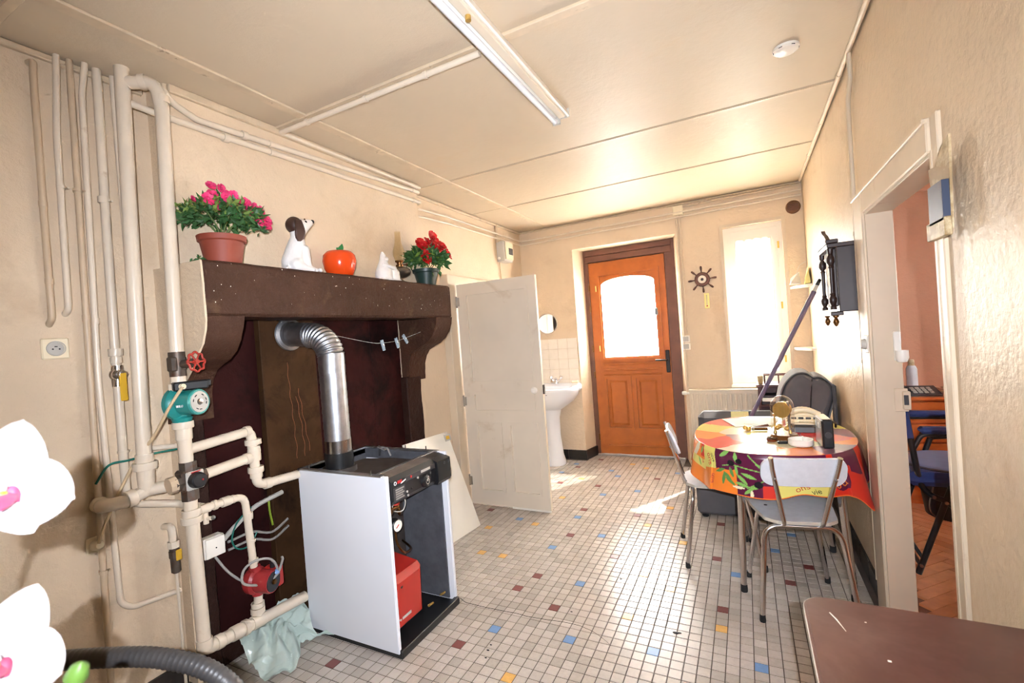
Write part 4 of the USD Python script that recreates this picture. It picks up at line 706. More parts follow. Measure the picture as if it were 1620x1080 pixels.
# ------------------------------------------------------------------ things on the mantel
MX, MZ = -1.945, 1.737
def leaf_mb(rng, c, rad, n, size, zs=.75, hollow=.35):
    """n pointed leaves spread over a dome around c."""
    v, f = [], []
    for k in range(n):
        d = rng.normal(size=3); d[2] = abs(d[2])*.9-.25; d /= np.linalg.norm(d)
        p = V(*c)+d*rad*V(1, 1, zs)*(hollow+(1-hollow)*rng.random()**.5)
        w = d+.9*rng.normal(size=3); w /= np.linalg.norm(w); s = np.cross(w, d+.4*rng.normal(size=3)); s /= np.linalg.norm(s)+1e-9; L = size*rng.uniform(.7, 1.25); nrm = np.cross(w, s)
        b = len(v); v += [p, p+w*L*.45+s*L*.26-nrm*L*.05, p+w*L*.5+nrm*L*.06, p+w*L*.45-s*L*.26-nrm*L*.05, p+w*L-nrm*L*.12]
        f += [[b, b+1, b+2], [b, b+2, b+3], [b+1, b+4, b+2], [b+2, b+4, b+3]]
    return np.array(v), np.array(f)
def blossom(rng, c, d, r, petals=9):
    mb = MB(); d = d/np.linalg.norm(d); a = np.cross(d, V(.3, .2, 1)); a /= np.linalg.norm(a); b = np.cross(d, a)
    for L in range(2):
        for k in range(petals-3*L):
            g = 2*PI*k/(petals-3*L)+L*.4+rng.normal()*.15; e = math.cos(g)*a+math.sin(g)*b; rr = r*(1-.35*L); up_ = .25+.5*L
            t = np.cross(d, e); p0 = c+d*r*.1; p1 = c+e*rr*.6+d*rr*up_*.8; p2 = c+e*rr+d*rr*up_
            mb.add((np.array([p0, p1+t*rr*.38, p2+t*rr*.22+d*rr*.08, p2-t*rr*.22+d*rr*.1, p1-t*rr*.38]), np.array([[0, 1, 4], [1, 2, 3], [1, 3, 4]])))
    mb.sph(c+d*r*.25, r*.3, 1); return mb
def pot(parent, c, r0, r1, h, mat):
    part(parent, 'pot', MB().lathe([(0, 0), (r0, 0), (r0+(r1-r0)*.8, h*.78), (r1*1.0, h*.80), (r1*1.04, h*.82), (r1*1.07, h), (r1*.98, h), (r1*.94, h*.85), (0, h*.84)], c, n=40), mat, 40)
    part(parent, 'soil', MB().lathe([(0, h*.88), (r1*.95, h*.87)], c, n=24), 'soil')
rg = np.random.default_rng(11)
az = thing('potted_azalea', 'pink azalea in a terracotta coloured plastic pot at the left end of the mantel', 'potted plant', (MX, 1.205, MZ))
c = V(MX, 1.205, MZ); pot(az, c, .066, .086, .118, 'terracotta')
part(az, 'foliage', MB().add(leaf_mb(rg, c+V(0, .01, .180), .155, 420, .040, .6, .25)), 'leaf_dark', False)
part(az, 'young_foliage', MB().add(leaf_mb(rg, c+V(0, -.01, .205), .155, 220, .034, .42, .5)), 'leaf_olive', False)
for dy, dz in ((-.075, .300), (-.06, .275), (-.045, .295), (-.01, .275), (.012, .285), (.03, .27), (.0, .255), (.06, .262), (.08, .252), (.105, .255), (.12, .225), (.135, .215), (.16, .205), (.175, .185), (.15, .195), (.07, .225), (.03, .225), (-.01, .235), (-.085, .25), (.045, .245), (.14, .245), (-.035, .262), (.115, .185), (-.145, .235), (-.06, .225), (.10, .205)):
    d = V(1.1, dy*1.6, .30)+rg.normal(size=3)*.25
    part(az, 'blossom', blossom(rg, c+V(.04+.06*rg.random(), dy*.98, dz-.002), d, rg.uniform(.019, .026) if dy > -.14 else .014), 'petal_pink', False)
st = MB()
for k in range(7):
    a = k*.9; st.tube(spline([c+V(0, 0, .10), c+V(.03*math.cos(a), .04*math.sin(a), .16), c+V(.07*math.cos(a), .11*math.sin(a), .21)], 4), .003, 5)
part(az, 'stems', st, 'stem_green')
solo('fallen_leaf', 'dark dried leaf lying on the mantel left of the azalea pot', 'leaf', MB().add(leaf_mb(rg, (MX+.02, 1.085, MZ+.012), .016, 9, .022, .5)), 'leaf_dark', False)

# sitting puppy figurine
dg = thing('dog_figurine', 'white puppy figurine with brown ears and a raised black nose, sitting on the mantel', 'figurine', (MX, 1.57, MZ))
c = V(MX+.01, 1.565, MZ)
body = MB()
def blob(p0, r_0, p1, r_1): body.add(trimesh.convex.convex_hull(np.vstack([np.array(trimesh.creation.icosphere(2, r_0).vertices)+c+p0, np.array(trimesh.creation.icosphere(2, r_1).vertices)+c+p1])))
segs = [((-.01, -.022, .050), .052, (0, -.004, .125), .043), ((0, -.004, .125), .043, (.004, .004, .175), .030), ((.004, .004, .175), .030, (.005, .008, .218), .041),
        ((.005, .014, .224), .043, (.010, .052, .243), .025), ((.010, .052, .243), .025, (.012, .070, .252), .0185),
        ((.030, .016, .110), .024, (.036, .026, .018), .018), ((.036, .026, .018), .018, (.044, .048, .013), .014), ((-.026, .020, .110), .022, (-.026, .038, .018), .017), ((-.026, .038, .018), .017, (-.022, .060, .013), .013),
        ((.024, -.030, .034), .034, (.036, .000, .020), .019), ((.036, .000, .020), .018, (.050, .040, .012), .012), ((-.034, -.03, .034), .032, (-.040, .02, .016), .015), ((0, -.05, .02), .014, (.015, -.078, .012), .007)]
import manifold3d
mf = None
for p0, a_, p1, b_ in segs:
    pts = np.vstack([np.array(trimesh.creation.icosphere(2, r).vertices)+c+V(*p) for p, r in ((p0, a_), (p1, b_))])
    h = manifold3d.Manifold.hull_points(pts); mf = h if mf is None else mf+h
mm = mf.refine_to_length(.012).to_mesh(); tm = trimesh.Trimesh(mm.vert_properties[:, :3], mm.tri_verts, process=True); trimesh.smoothing.filter_taubin(tm, iterations=12)
bp_ = part(dg, 'body', (np.array(tm.vertices), np.array(tm.faces)), 'dog_white', True)
def ear(sx):
    P = np.array([[c+V(.005+sx*(.040+.012*math.sin(v*PI)), .0+(.030 if sx < 0 else -.018)+(-.028+.056*u)*((.62+.55*v) if v < .6 else .95*math.sqrt(max(.02, 1-((v-.6)/.41)**2))), .250-.105*v) for u in np.linspace(0, 1, 7)] for v in np.linspace(0, 1, 9)])
    return thick_sheet(P, np.tile(V(sx, 0, 0), (9, 7, 1)), .010)
part(dg, 'ear', ear(1), 'dog_brown', True); part(dg, 'ear', ear(-1), 'dog_brown', True)
part(dg, 'brown_cap', MB().sph(c+V(.003, -.012, .230), .0415, 2, (1.04, .85, .98)), 'dog_brown', True)
part(dg, 'blaze', MB().sph(c+V(.006, .026, .240), .029, 2, (.42, 1, .9)), 'dog_white', True)
part(dg, 'nose', MB().sph(c+V(.014, .087, .262), .0130, 2, (1, .8, .8)), 'dog_black', True)
part(dg, 'eye', MB().sph(c+V(.036, .030, .247), .0072), 'dog_black', True); part(dg, 'eye', MB().sph(c+V(-.022, .036, .247), .0072), 'dog_black', True)
part(dg, 'eyebrow_mark', MB().sph(c+V(.036, .026, .260), .005, 1, (.6, 1, .8)), 'bronze', True)
part(dg, 'mouth', MB().tube(spline([c+V(.020, .082, .243), c+V(.028, .062, .232), c+V(.033, .040, .230)], 5), .0013, 5), 'dog_black')
part(dg, 'toes', MB().sph(c+V(.050, .062, .011), .010).sph(c+V(.060, .078, .011), .010).sph(c+V(.066, .070, .011), .009), 'dog_white', True)

ap = thing('apple_ornament', 'glossy orange apple ornament with a green leaf on the mantel', 'ornament', (MX, 1.835, MZ))
c = V(MX, 1.835, MZ)
part(ap, 'fruit', MB().lathe([(.0, .006), (.045, .0), (.064, .012), (.080, .048), (.087, .085), (.082, .118), (.064, .137), (.036, .138), (.012, .126), (0, .122)], c, n=48), 'apple_orange', True)
part(ap, 'stem', MB().tube(spline([c+V(0, 0, .122), c+V(0, -.004, .142), c+V(0, -.012, .160)], 5), .0045, 8), 'apple_leaf')
P = np.array([[c+V(.006+.006*u, -.012+.03*v*1.1+(u)*.016*math.sin(PI*v), .138+.046*v-(.01*u*u)) for u in np.linspace(-1, 1, 7)] for v in np.linspace(0, 1, 9)])
part(ap, 'leaf', thick_sheet(P, np.tile(V(1, 0, 0), (9, 7, 1)), .003), 'apple_leaf', True)

fg = thing('plaster_figurine', 'small white plaster figurine with a pointed top on the mantel, left of the oil lamp', 'figurine', (MX, 2.19, MZ))
c = V(MX+.005, 2.19, MZ)
part(fg, 'base', MB().box(c+V(-.045, -.075, 0), c+V(.05, .085, .018), .008), 'figure_white')
fb = MB().lathe([(.0, .0), (.052, .015), (.050, .06), (.034, .10), (.020, .135), (.016, .160), (.006, .178), (0, .182)], c+V(0, -.02, 0), n=24).lathe([(0, 0), (.045, .012), (.043, .06), (.025, .088), (0, .095)], c+V(.01, .045, 0), n=20).sph(c+V(.012, -.008, .135), .017).tube(spline([c+V(.02, -.05, .10), c+V(.045, -.01, .085), c+V(.04, .04, .08)], 6), .011, 8)
part(fg, 'kneeling_form', rough(fb, .004, 40, 3), 'figure_white', True)

ol_ = thing('oil_lamp', 'old pewter oil lamp with a tall clear glass chimney on the mantel', 'oil lamp', (MX, 2.33, MZ))
c = V(MX-.005, 2.332, MZ)
part(ol_, 'foot', MB().lathe([(0, 0), (.046, 0), (.046, .006), (.030, .012), (.016, .022), (.014, .036)], c, n=32), 'pewter', 40)
part(ol_, 'font', MB().lathe([(.014, .034), (.040, .044), (.062, .058), (.070, .074), (.066, .088), (.045, .100), (.024, .106), (0, .106)], c, n=36), 'pewter', 40)
part(ol_, 'burner', MB().lathe([(.022, .104), (.024, .118), (.016, .122), (.018, .134), (.027, .138), (.027, .146), (.010, .15), (0, .15)], c, n=24).cyl(c+V(.0, .015, .124), c+V(.02, .045, .124), .003).cyl(c+V(.02, .043, .124), c+V(.022, .047, .124), .008), 'bronze', 40)
part(ol_, 'glass_chimney', MB().lathe([(.024, .144), (.030, .160), (.037, .185), (.037, .205), (.030, .230), (.021, .262), (.018, .300), (.019, .332)], c, n=36), 'lamp_glass', True, label='clear glass chimney')

ge = thing('potted_geranium', 'red flowering plant in a dark green pot at the right end of the mantel', 'potted plant', (MX, 2.60, MZ))
c = V(MX, 2.595, MZ); pot(ge, c, .060, .086, .112, 'green_pot')
rg = np.random.default_rng(23)
part(ge, 'foliage', MB().add(leaf_mb(rg, c+V(0, 0, .165), .140, 260, .062, .62, .3)), 'leaf_dark', False)
part(ge, 'young_foliage', MB().add(leaf_mb(rg, c+V(.02, -.06, .165), .12, 40, .05, .6, .5)), 'leaf_bright', False)
for dy, dz, r in ((.03, .335, .036), (.06, .32, .03), (-.02, .29, .034), (-.085, .27, .036), (-.05, .275, .03), (.02, .285, .034), (.09, .285, .03), (.17, .255, .034), (.185, .235, .03), (-.10, .185, .034), (-.115, .165, .026), (.035, .255, .032), (.10, .265, .024)):
    r *= 1.45
    part(ge, 'blossom', blossom(rg, c+V(.03+.05*rg.random(), dy, dz-.01), V(.8, dy, .5)+rg.normal(size=3)*.2, r, 10), 'petal_red', False)
st = MB()
for k in range(6): st.tube(spline([c+V(0, 0, .09), c+V(.03, .03*(k-2.5), .16), c+V(.04, .06*(k-2.5), .25)], 4), .003, 5)
part(ge, 'stems', st, 'stem_green')
# ------------------------------------------------------------------ dining corner
TC, TZ = V(.072, 2.835), .728
def sell(th, a=.378, b=.470, n=2.35):
    return 1/((np.abs(np.cos(th))/a)**n+(np.abs(np.sin(th))/b)**n)**(1/n)
tb = thing('dining_table', 'chromed leg kitchen table against the right wall, hidden under a printed oilcloth', 'table', (TC[0], TC[1], 0))
th_ = np.linspace(0, 2*PI, 72, endpoint=False); rr_ = sell(th_)-.006
part(tb, 'tabletop', MB().prism(np.c_[TC[0]+rr_*np.cos(th_), TC[1]+rr_*np.sin(th_)], TZ-.028, TZ-.002, 'xy'), 'formica_grey', 30)
part(tb, 'apron', MB().prism(sbox(-.15, 2.53, .33, 3.12).difference(sbox(-.135, 2.545, .315, 3.105)), TZ-.10, TZ-.028, 'xy'), 'formica_edge', False)
for x, y, dx, dy in ((-.075, 2.56, -.018, -.034), (.335, 2.60, .035, -.01), (-.075, 3.08, -.015, .03), (.335, 3.08, .02, .03)):
    part(tb, 'leg', MB().tube([(x, y, TZ-.028), (x, y, TZ-.10), (x+dx, y+dy, .025)], [.0215, .0205, .0135], 20), 'chrome', 60)
    part(tb, 'rubber_foot', MB().lathe([(0, 0), (.015, 0), (.0165, .006), (.0155, .034), (.0135, .036)], (x+dx, y+dy, 0), n=18), 'rubber')
# the oilcloth: top and hanging folds in one sheet, print by vertex colour
th = np.concatenate([np.linspace(PI*.98, PI*1.86, 620, endpoint=False), np.linspace(PI*1.86, PI*2.98, 130, endpoint=False)]); NT = len(th)
deg = np.degrees(th)
Ld = .180+.012*np.sin(3*th+.6)+.085*np.exp(-((deg-318)/8)**2)-.022*np.exp(-((deg-282)/8)**2)+.02*np.exp(-((deg-226)/10)**2)
fold = .5+.5*np.sin(th*11+1.2*np.sin(th*3)); fold = np.where((deg > 235) & (deg < 305), .25+.3*fold, fold)
topr = np.linspace(.02, .985, 70); dro = np.linspace(0, 1, 62)
rows, hue = [], []
r0_ = sell(th)
for k in topr:
    p = np.stack([TC[0]+k*r0_*np.cos(th), TC[1]+k*r0_*np.sin(th), np.full(NT, TZ+.0015)+.0015*noise(np.stack([k*r0_*np.cos(th)*9, k*r0_*np.sin(th)*9, th*0], 1), 5)], 1); rows.append(p)
for t in dro:
    rad = r0_+.004*min(1, t*12)+t**1.3*(.006+.030*fold)-.004*np.exp(-t*10)
    rad = rad+t*.055*np.exp(-((deg-318)/9)**2); x = TC[0]+rad*np.cos(th); y = TC[1]+rad*np.sin(th); z = TZ+.001-Ld*t-.004*min(1, t*8)
    x = np.minimum(x, .4665-.004*np.sin(th*30)*t); rows.append(np.stack([x, y, z], 1))
P = np.stack(rows); P = np.concatenate([P, P[:, :1]], 1)
nr = len(rows); Nn = np.zeros_like(P); Nn[:len(topr)] = (0, 0, 1)
Nn[len(topr):, :, 0] = np.cos(np.r_[th, th[:1]]); Nn[len(topr):, :, 1] = np.sin(np.r_[th, th[:1]])
cv, cf = grid_mesh(P); cc = np.zeros((nr, NT+1, 3)); D2 = np.r_[deg, deg[:1]]
C_ = {k: np.array(lin(v)) for k, v in dict(purple=(92, 24, 58), orange=(238, 130, 44), yellow=(228, 216, 116), red=(214, 50, 34), green=(132, 184, 92), dgreen=(92, 140, 70), black=(26, 22, 28), pale=(236, 226, 190), salmon=(226, 108, 92), mauve=(150, 108, 120), hem=(240, 120, 50), cream=(240, 226, 200)).items()}
seeds = [(-.25, 2.75, 'orange'), (-.2, 2.9, 'yellow'), (-.12, 3.1, 'salmon'), (-.15, 2.62, 'red'), (-.02, 2.5, 'cream'), (.02, 2.8, 'yellow'), (-.05, 2.7, 'mauve'), (.1, 3.15, 'cream'), (.10, 2.42, 'orange'), (.22, 2.44, 'orange'), (.16, 2.62, 'pale'), (.30, 2.46, 'mauve'), (.40, 2.55, 'purple'), (.34, 2.75, 'salmon'), (.25, 2.85, 'red'), (.40, 2.9, 'mauve'), (.40, 3.05, 'yellow'), (.2, 3.1, 'salmon'), (.05, 2.95, 'pale'), (-.10, 2.85, 'cream'), (.42, 2.68, 'orange')]
sx = np.array([s[:2] for s in seeds]); sc_ = np.array([C_[s[2]] for s in seeds])
tp_ = P[:len(topr)]; q = tp_[..., :2]+.05*(np.stack([noise(np.c_[tp_.reshape(-1, 3)*14], 2), noise(np.c_[tp_.reshape(-1, 3)*14+9], 3)], 1).reshape(len(topr), NT+1, 2)-.5)
cc[:len(topr)] = sc_[((q[:, :, None]-sx)**2).sum(-1).argmin(-1)]
U = np.broadcast_to(1138+(D2-238)/29*77, (len(dro), NT+1)); Tt = np.broadcast_to(dro[:, None], U.shape); Vv = 720+Tt*63
w = 1.6*(noise(np.stack([U/9, Vv/9, U*0], -1), 4)-.5)
c = np.where((U < 1112)[..., None], C_['orange'], C_['purple'])
def put(mask, col):
    global c
    c = np.where(mask[..., None], C_[col], c)
put((U < 1090) & ((U+Vv*.8) % 46 < 16), 'pale'); put((U > 1062) & (U < 1112) & (Vv > 742+w), 'yellow'); put((U > 1096) & (U < 1112) & (Vv < 738), 'red')
put((U >= 1106+(Vv-720)*.12) & (U < 1134+(Vv-720)*.16+w), 'yellow'); put((U > 1112) & (U < 1172+w) & (Vv > 752-.12*(U-1112)+w), 'orange'); put((U < 1136) & (Vv > 757), 'orange')
put((U > 1206) & (U < 1226) & (Vv > 764+w), 'red'); put((U > 1226) & (U < 1290) & (Vv > 748+w), 'yellow'); put((U > 1290) & (U < 1380), 'red'); put((U > 1300) & (U < 1326) & (Vv < 738-w*2), 'purple')
put(((U-1308)/13)**2+((Vv-756)/19)**2 < 1, 'purple'); put((U > 1326) & (U < 1352) & (Vv < 745), 'purple'); put(U > 1380, 'purple'); put((U > 1420) & (U < 1470), 'orange'); put((U > 1520) & (U < 1600), 'yellow'); put((U > 1640) & (U < 1720), 'red')
for (u, v, L, W, a, col) in [(1152, 724, 9, 3, 30, 'green'), (1170, 727, 3, 7, 10, 'green'), (1188, 752, 11, 2.8, -18, 'green'), (1179, 758, 10, 2.8, -42, 'green'), (1179, 766, 10, 2.6, -10, 'green'), (1174, 771, 9, 2.2, 0, 'pale'), (1188, 774, 8, 2.6, 40, 'green'), (1192, 779, 2.4, 7, 0, 'pale'), (1196, 768, 9, 2.2, 20, 'green'), (1206, 738, 10, 2.2, -30, 'green'),
                             (1146, 750, 9, 2.6, 25, 'dgreen'), (1152, 761, 2.6, 10, -8, 'dgreen'), (1158, 757, 9, 2.6, -45, 'dgreen'), (1162, 764, 9, 2.6, -35, 'dgreen'), (1164, 750, 2.6, 8, 20, 'dgreen'), (1171, 745, 2.2, 8, 10, 'green'), (1303, 744, 7, 2.6, 30, 'green'), (1100, 728, 7, 2.4, 60, 'green'), (1092, 748, 8, 2.4, -60, 'green')]:
    k, s = math.cos(math.radians(a)), math.sin(math.radians(a)); du, dv = (U-u)*k-(Vv-v)*s, (U-u)*s+(Vv-v)*k
    put((np.abs(du/L)**1.5+np.abs(dv/W)**1.5) < 1, col)
for (u0, v0, u1, v1) in ((1166, 738, 1215, 746), (1188, 722, 1214, 747), (1186, 770, 1216, 752), (1150, 742, 1166, 738)):
    d = V(u1-u0, v1-v0); L = np.linalg.norm(d); d /= L; a_ = np.clip((U-u0)*d[0]+(Vv-v0)*d[1], 0, L); put(np.hypot(U-u0-a_*d[0], Vv-v0-a_*d[1]) < .8, 'green')
for (u, v, r) in ((1163, 736, 4.6), (1175, 732, 4), (1201, 763, 5)): put(np.hypot((U-u)/1.15, Vv-v) < r, 'black')
for (u, v, r) in ((1304, 752, 3.2), (1312, 764, 3.2), (1314, 750, 2.6), (1303, 768, 2.4), (1233, 757, 2.6)): put(np.abs(np.hypot(U-u, Vv-v)-r) < .6, 'orange')
put(Tt > .975, 'hem')
cc[len(topr):] = c
vs, fs = thick_sheet(P, Nn, .0009)
tc_ = part('/World', 'oilcloth', (vs, fs), 'oilcloth', True)
tint(tc_, np.vstack([cc.reshape(-1, 3), np.tile(np.array(lin((236, 232, 226))), (cc.shape[0]*cc.shape[1], 1))]))
tag(stage.GetPrimAtPath(tc_), 'glossy oilcloth printed with olives and bright patches, draped over the dining table', 'tablecloth')
def cloth_at(u, v):
    """print coordinates -> point on the hanging cloth and its outward normal"""
    a = 238+(u-1138)/77*29; t = np.clip((v-720)/63, 0, 1)*(len(dro)-1)
    j = np.interp(a, deg[:620], np.arange(620)); j0, t0 = int(j), int(min(t, len(dro)-2)); g = P[len(topr):]
    p = (1-(t-t0))*g[t0, j0]+(t-t0)*g[t0+1, j0]; p2 = (1-(t-t0))*g[t0, j0+1]+(t-t0)*g[t0+1, j0+1]
    return p+(p2-p)*(j-j0), V(math.cos(math.radians(a)), math.sin(math.radians(a)), 0)
for word, u, v, h, ang, mt in (('oris', 1117, 729, 8, -70, 'ink_red'), ('olive', 1126, 728, 4.5, -65, 'ink_black'), ('elin', 1133, 774, 7, 80, 'wheel_red'), ('ons', 1247, 778, 8, 20, 'ink_red'), ('vie', 1266, 781, 7, 18, 'ink_black'), ('vie', 1098, 741, 5, -60, 'ink_red')):
    m = text_mesh(word, h, .35, False); k, s = math.cos(math.radians(ang)), math.sin(math.radians(ang)); vv = []
    for x, y, z in np.array(m.vertices):
        p, nn_ = cloth_at(u+x*k-y*s, v-(x*s+y*k)); vv.append(p+nn_*(.0006+.002*z))
    part(tc_, 'printed_word', (np.array(vv), np.array(m.faces)), mt, False)

# formica chairs
fm = thing('kitchen_chair', 'pale grey formica chair with chromed frame, its back to us before the dining table', 'chair', (.137, 2.520, 0), math.radians(9.5), group=None)
sp = Polygon([(-.125, -.12), (-.150, .02), (-.158, .15), (-.13, .185), (.13, .185), (.158, .15), (.150, .02), (.125, -.12), (.09, -.150), (-.09, -.150)]).buffer(.02, quad_segs=8)
part(fm, 'seat', MB().prism(sp, .432, .446, 'xy'), 'formica_grey', 30)
part(fm, 'seat_edge', MB().prism(sp.buffer(.0015).difference(sp.buffer(-.002)), .431, .4455, 'xy'), 'formica_edge', False)
bx = np.linspace(-1, 1, 25); front, back = [], []
def bp(u, v):
    x = .183*u; y = -.187-.055*(v)-.022*(1-u*u)+.0; z = .602+.155*v; return V(x, y, z)
outl = sbox(-.163, .012, .163, .142).buffer(-.05).buffer(.05, quad_segs=10)
def curved(poly, t0, t1):
    m = trimesh.creation.extrude_polygon(poly, 1.0, engine='earcut'); m = trimesh.Trimesh(*trimesh.remesh.subdivide_to_size(m.vertices, m.faces, .04) if False else (m.vertices, m.faces), process=False)
    v = np.array(m.vertices); o = np.array([bp(x/.183, y/.155) for x, y, z in v]); n = V(0, 1, .35)/np.linalg.norm([1, .35])
    return o+n*(t0+(t1-t0)*v[:, 2:3]), np.array(m.faces)
dense = Polygon([p for p in [outl.exterior.interpolate(s, normalized=True).coords[0] for s in np.linspace(0, 1, 120, endpoint=False)]])
strips = MB()
for i in range(16):
    g = dense.intersection(sbox(-.183+i*.366/16, -.1, -.183+(i+1)*.366/16, .3))
    if not g.is_empty: strips.add(curved(g, 0, .012))
part(fm, 'backrest', strips, 'formica_grey', 25)
for s in (-1, 1):
    part(fm, 'back_post', MB().tube(fillet([(s*.128, -.260, .752), (s*.122, -.245, .70), (s*.072, -.172, .424), (s*.072, .12, .421)], .05), .0105, 14), 'chrome', 60)
    part(fm, 'post_screw', MB().sph((s*.114, -.243, .655), .007), 'steel')
    part(fm, 'front_leg', MB().tube([(s*.12, .12, .430), (s*.178, .192, .02)], .0105, 14), 'chrome', 60)
    part(fm, 'rubber_foot', MB().lathe([(0, 0), (.0125, 0), (.0135, .006), (.012, .03)], (s*.1785, .193, 0), n=14), 'rubber')
    part(fm, 'rubber_foot', MB().lathe([(0, 0), (.0125, 0), (.0135, .006), (.012, .03)], (s*.190, -.196, 0), n=14), 'rubber')
part(fm, 'rear_leg_arch', MB().tube(fillet([(-.190, -.195, .02), (-.148, -.140, .412), (.148, -.140, .412), (.190, -.195,   .02)], .075, 8), .0115, 14), 'chrome', 60)
part(fm, 'seat_hole', MB().cyl((-.11, .02, .4455), (-.11, .02, .4467), .008, n=10), 'ink_black')
dup(fm, 'formica chair pushed in at the table\'s left end, seen edge-on, facing the wall', (-.215, 2.900, 0), math.radians(-79.4))

# things on the table
Z = TZ+.0035
ck = thing('anniversary_clock', 'brass torsion clock under a clear glass dome on the table', 'clock', (.130, 2.70, Z))
c = V(.130, 2.70, Z)
part(ck, 'base', MB().lathe([(0, .0), (.072, 0), (.074, .006), (.070, .014), (.064, .020), (.060, .026), (0, .028)], c, n=48), 'bronze', 40)
part(ck, 'movement', MB().lathe([(0, 0), (.036, 0), (.036, .044), (0, .044)], c+V(.010, .020, .150), (-.35, -1, 0), 32), 'brass', 40)
part(ck, 'dial', MB().lathe([(.040, 0), (.040, .004), (0, .004)], c+V(-.004, -.023, .150), (-.35, -1, 0), 32), 'brass', 40)
for dx in (-.036, .030): part(ck, 'pillar', MB().lathe([(0, 0), (.009, 0), (.006, .012), (.0045, .03), (.0045, .085), (.008, .092), (.008, .10), (0, .10)], c+V(dx, .006, .026), n=16), 'brass', 40)
part(ck, 'top_pillar', MB().cyl(c+V(.026, -.03, .05), c+V(.026, -.03, .185), .006).sph(c+V(.026, -.03, .188), .008), 'steel')
pd = MB().cyl(c+V(0, .0, .05), c+V(0, .0, .12), .0015, n=6)
for k in range(4): pd.sph(c+V(.030*math.cos(k*PI/2+.5), .030*math.sin(k*PI/2+.5), .058), .0125, 2)
part(ck, 'pendulum', pd.cyl(c+V(-.03, 0, .058), c+V(.03, 0, .058), .003, n=6), 'brass', 40)
dm = [(.053, .0), (.053, .14)]+[(.053*math.cos(a), .14+.053*math.sin(a)) for a in np.linspace(.1, PI/2, 10)]
part(ck, 'glass_dome', MB().lathe(dm, c+V(0, 0, .027), n=48), 'dome_glass', True, label='clear glass dome')
ds = thing('ashtray', 'round white ribbed dish in front of the domed clock', 'dish', (.192, 2.565, Z))
c = V(.192, 2.565, Z)
part(ds, 'dish', MB().lathe([(0, .0), (.044, 0), (.052, .006), (.053, .014), (.0515, .016), (.053, .024), (.052, .032), (.047, .032), (.046, .014), (0, .012)], c, n=40), 'white_paint', 50)
part(ds, 'cigarette_rest', MB().box(c+V(.008, .02, .012), c+V(.015, .028, .040), .002), 'white_paint')
cp_ = thing('copper_dish', 'tiny copper dish with rings left of the domed clock', 'dish', (.078, 2.635, Z))
c = V(.074, 2.640, Z)
part(cp_, 'dish', MB().lathe([(0, 0), (.022, 0), (.027, .012), (.025, .012), (.020, .004), (0, .004)], c, n=28), 'copper', 40)
part(cp_, 'ring', MB().lathe([(.008, .012), (.011, .014), (.014, .012), (.011, .010), (.008, .012)], c+V(-.009, 0, .004), n=18), 'steel')
part(cp_, 'ring', MB().lathe([(.008, .012), (.011, .014), (.014, .012), (.011, .010), (.008, .012)], c+V(.012, .004, .004), n=18), 'steel')
rd = thing('portable_radio', 'silver and black portable radio standing on its side of the table by the dish', 'radio', (.30, 2.60, Z))
ra_ = math.radians(94)       # long axis, leading away from the camera
rd_c = V(.292, 2.615, Z)
def rbx(lo, hi, b=.003):
    v, f = MB().box(lo, hi, b).get(); return rotz(v, ra_-PI/2)+rd_c, f
part(rd, 'casing', MB().add(rbx((-.022, -.095, 0), (.022, .05, .132), .006)), 'black_plastic')
part(rd, 'silver_front', MB().add(rbx((-.0255, -.088, .006), (-.021, .045, .128), .002)), 'steel')
part(rd, 'silver_top', MB().add(rbx((-.020, -.088, .130), (.014, .045, .135), .002)), 'steel')
part(rd, 'tuning_dial', MB().cyl(rotz([(0, -.094, .062)], ra_-PI/2)[0]+rd_c, rotz([(0, -.099, .062)], ra_-PI/2)[0]+rd_c, .014, n=20), 'phone_dark')
part(rd, 'handle', MB().tube(rotz(spline([(.016, -.085, .12), (.038, -.05, .11), (.045, -.02, .085)], 5), ra_-PI/2)+rd_c, .005, 8), 'black_plastic')
for k in range(2): part(rd, 'knob', MB().add(rbx((-.030, -.06+.06*k, .085), (-.024, -.035+.06*k, .112), .003)), 'grey_plastic')
ph = thing('desk_telephone', 'beige desk telephone with a row of black keys behind the radio', 'telephone', (.255, 2.93, Z))
c = V(.245, 2.955, Z)
arc = [(-.085, .0), (-.085, .045), *[(-.085+.17*k/12, .055+.028*math.sin(PI*k/12)) for k in range(13)], (.085, .045), (.085, .0)]
pb = MB()
for j in range(5): pb.prism([(c[0]+x, c[2]+max(.0, z*(.55+.12*j))) for x, z in arc], c[1]-.08+.04*j, c[1]-.04+.04*j+.001, 'xz')
part(ph, 'body', pb, 'ivory_plastic', 20)
part(ph, 'front_panel', MB().add(hull([(c[0]+x, c[1]+y, c[2]+z) for x in (-.075, .075) for y, z in ((-.104, .0), (-.100, .026), (-.075, .040), (-.06, .0))])), 'phone_dark')
for k in range(4):
    for j in range(2):
        part(ph, 'key', MB().rbox(c+V(-.052+.034*k, -.052+.022*j, .052+.010*j), (.024, .013, .008), .002, 0, 0, .42), 'phone_dark' if j else 'ivory_plastic')
part(ph, 'handset_cradle', MB().tube([(c[0]-.08+.16*k/10, c[1]+.085, c[2]+.060+.030*math.sin(PI*k/10)) for k in range(11)], .016, 12), 'ivory_plastic', 60)
solo('lighter', 'small black topped lighter lying beside the white dish', 'lighter', MB().rbox((.118, 2.582, Z+.008), (.045, .016, .014), .004, .25), 'black_plastic')
pp = thing('tobacco_pipe', 'brown and brass smoking pipes lying on the table left of the domed clock', 'smoking pipe', (.01, 2.88, Z))
part(pp, 'stem', MB().tube([(-.005, 2.872, Z+.010), (.062, 2.885, Z+.010)], .008, 10), 'bronze')
part(pp, 'stem', MB().tube([(-.01, 2.91, Z+.008), (.068, 2.965, Z+.012)], [.004, .008], 10), 'dark_brown_wood')
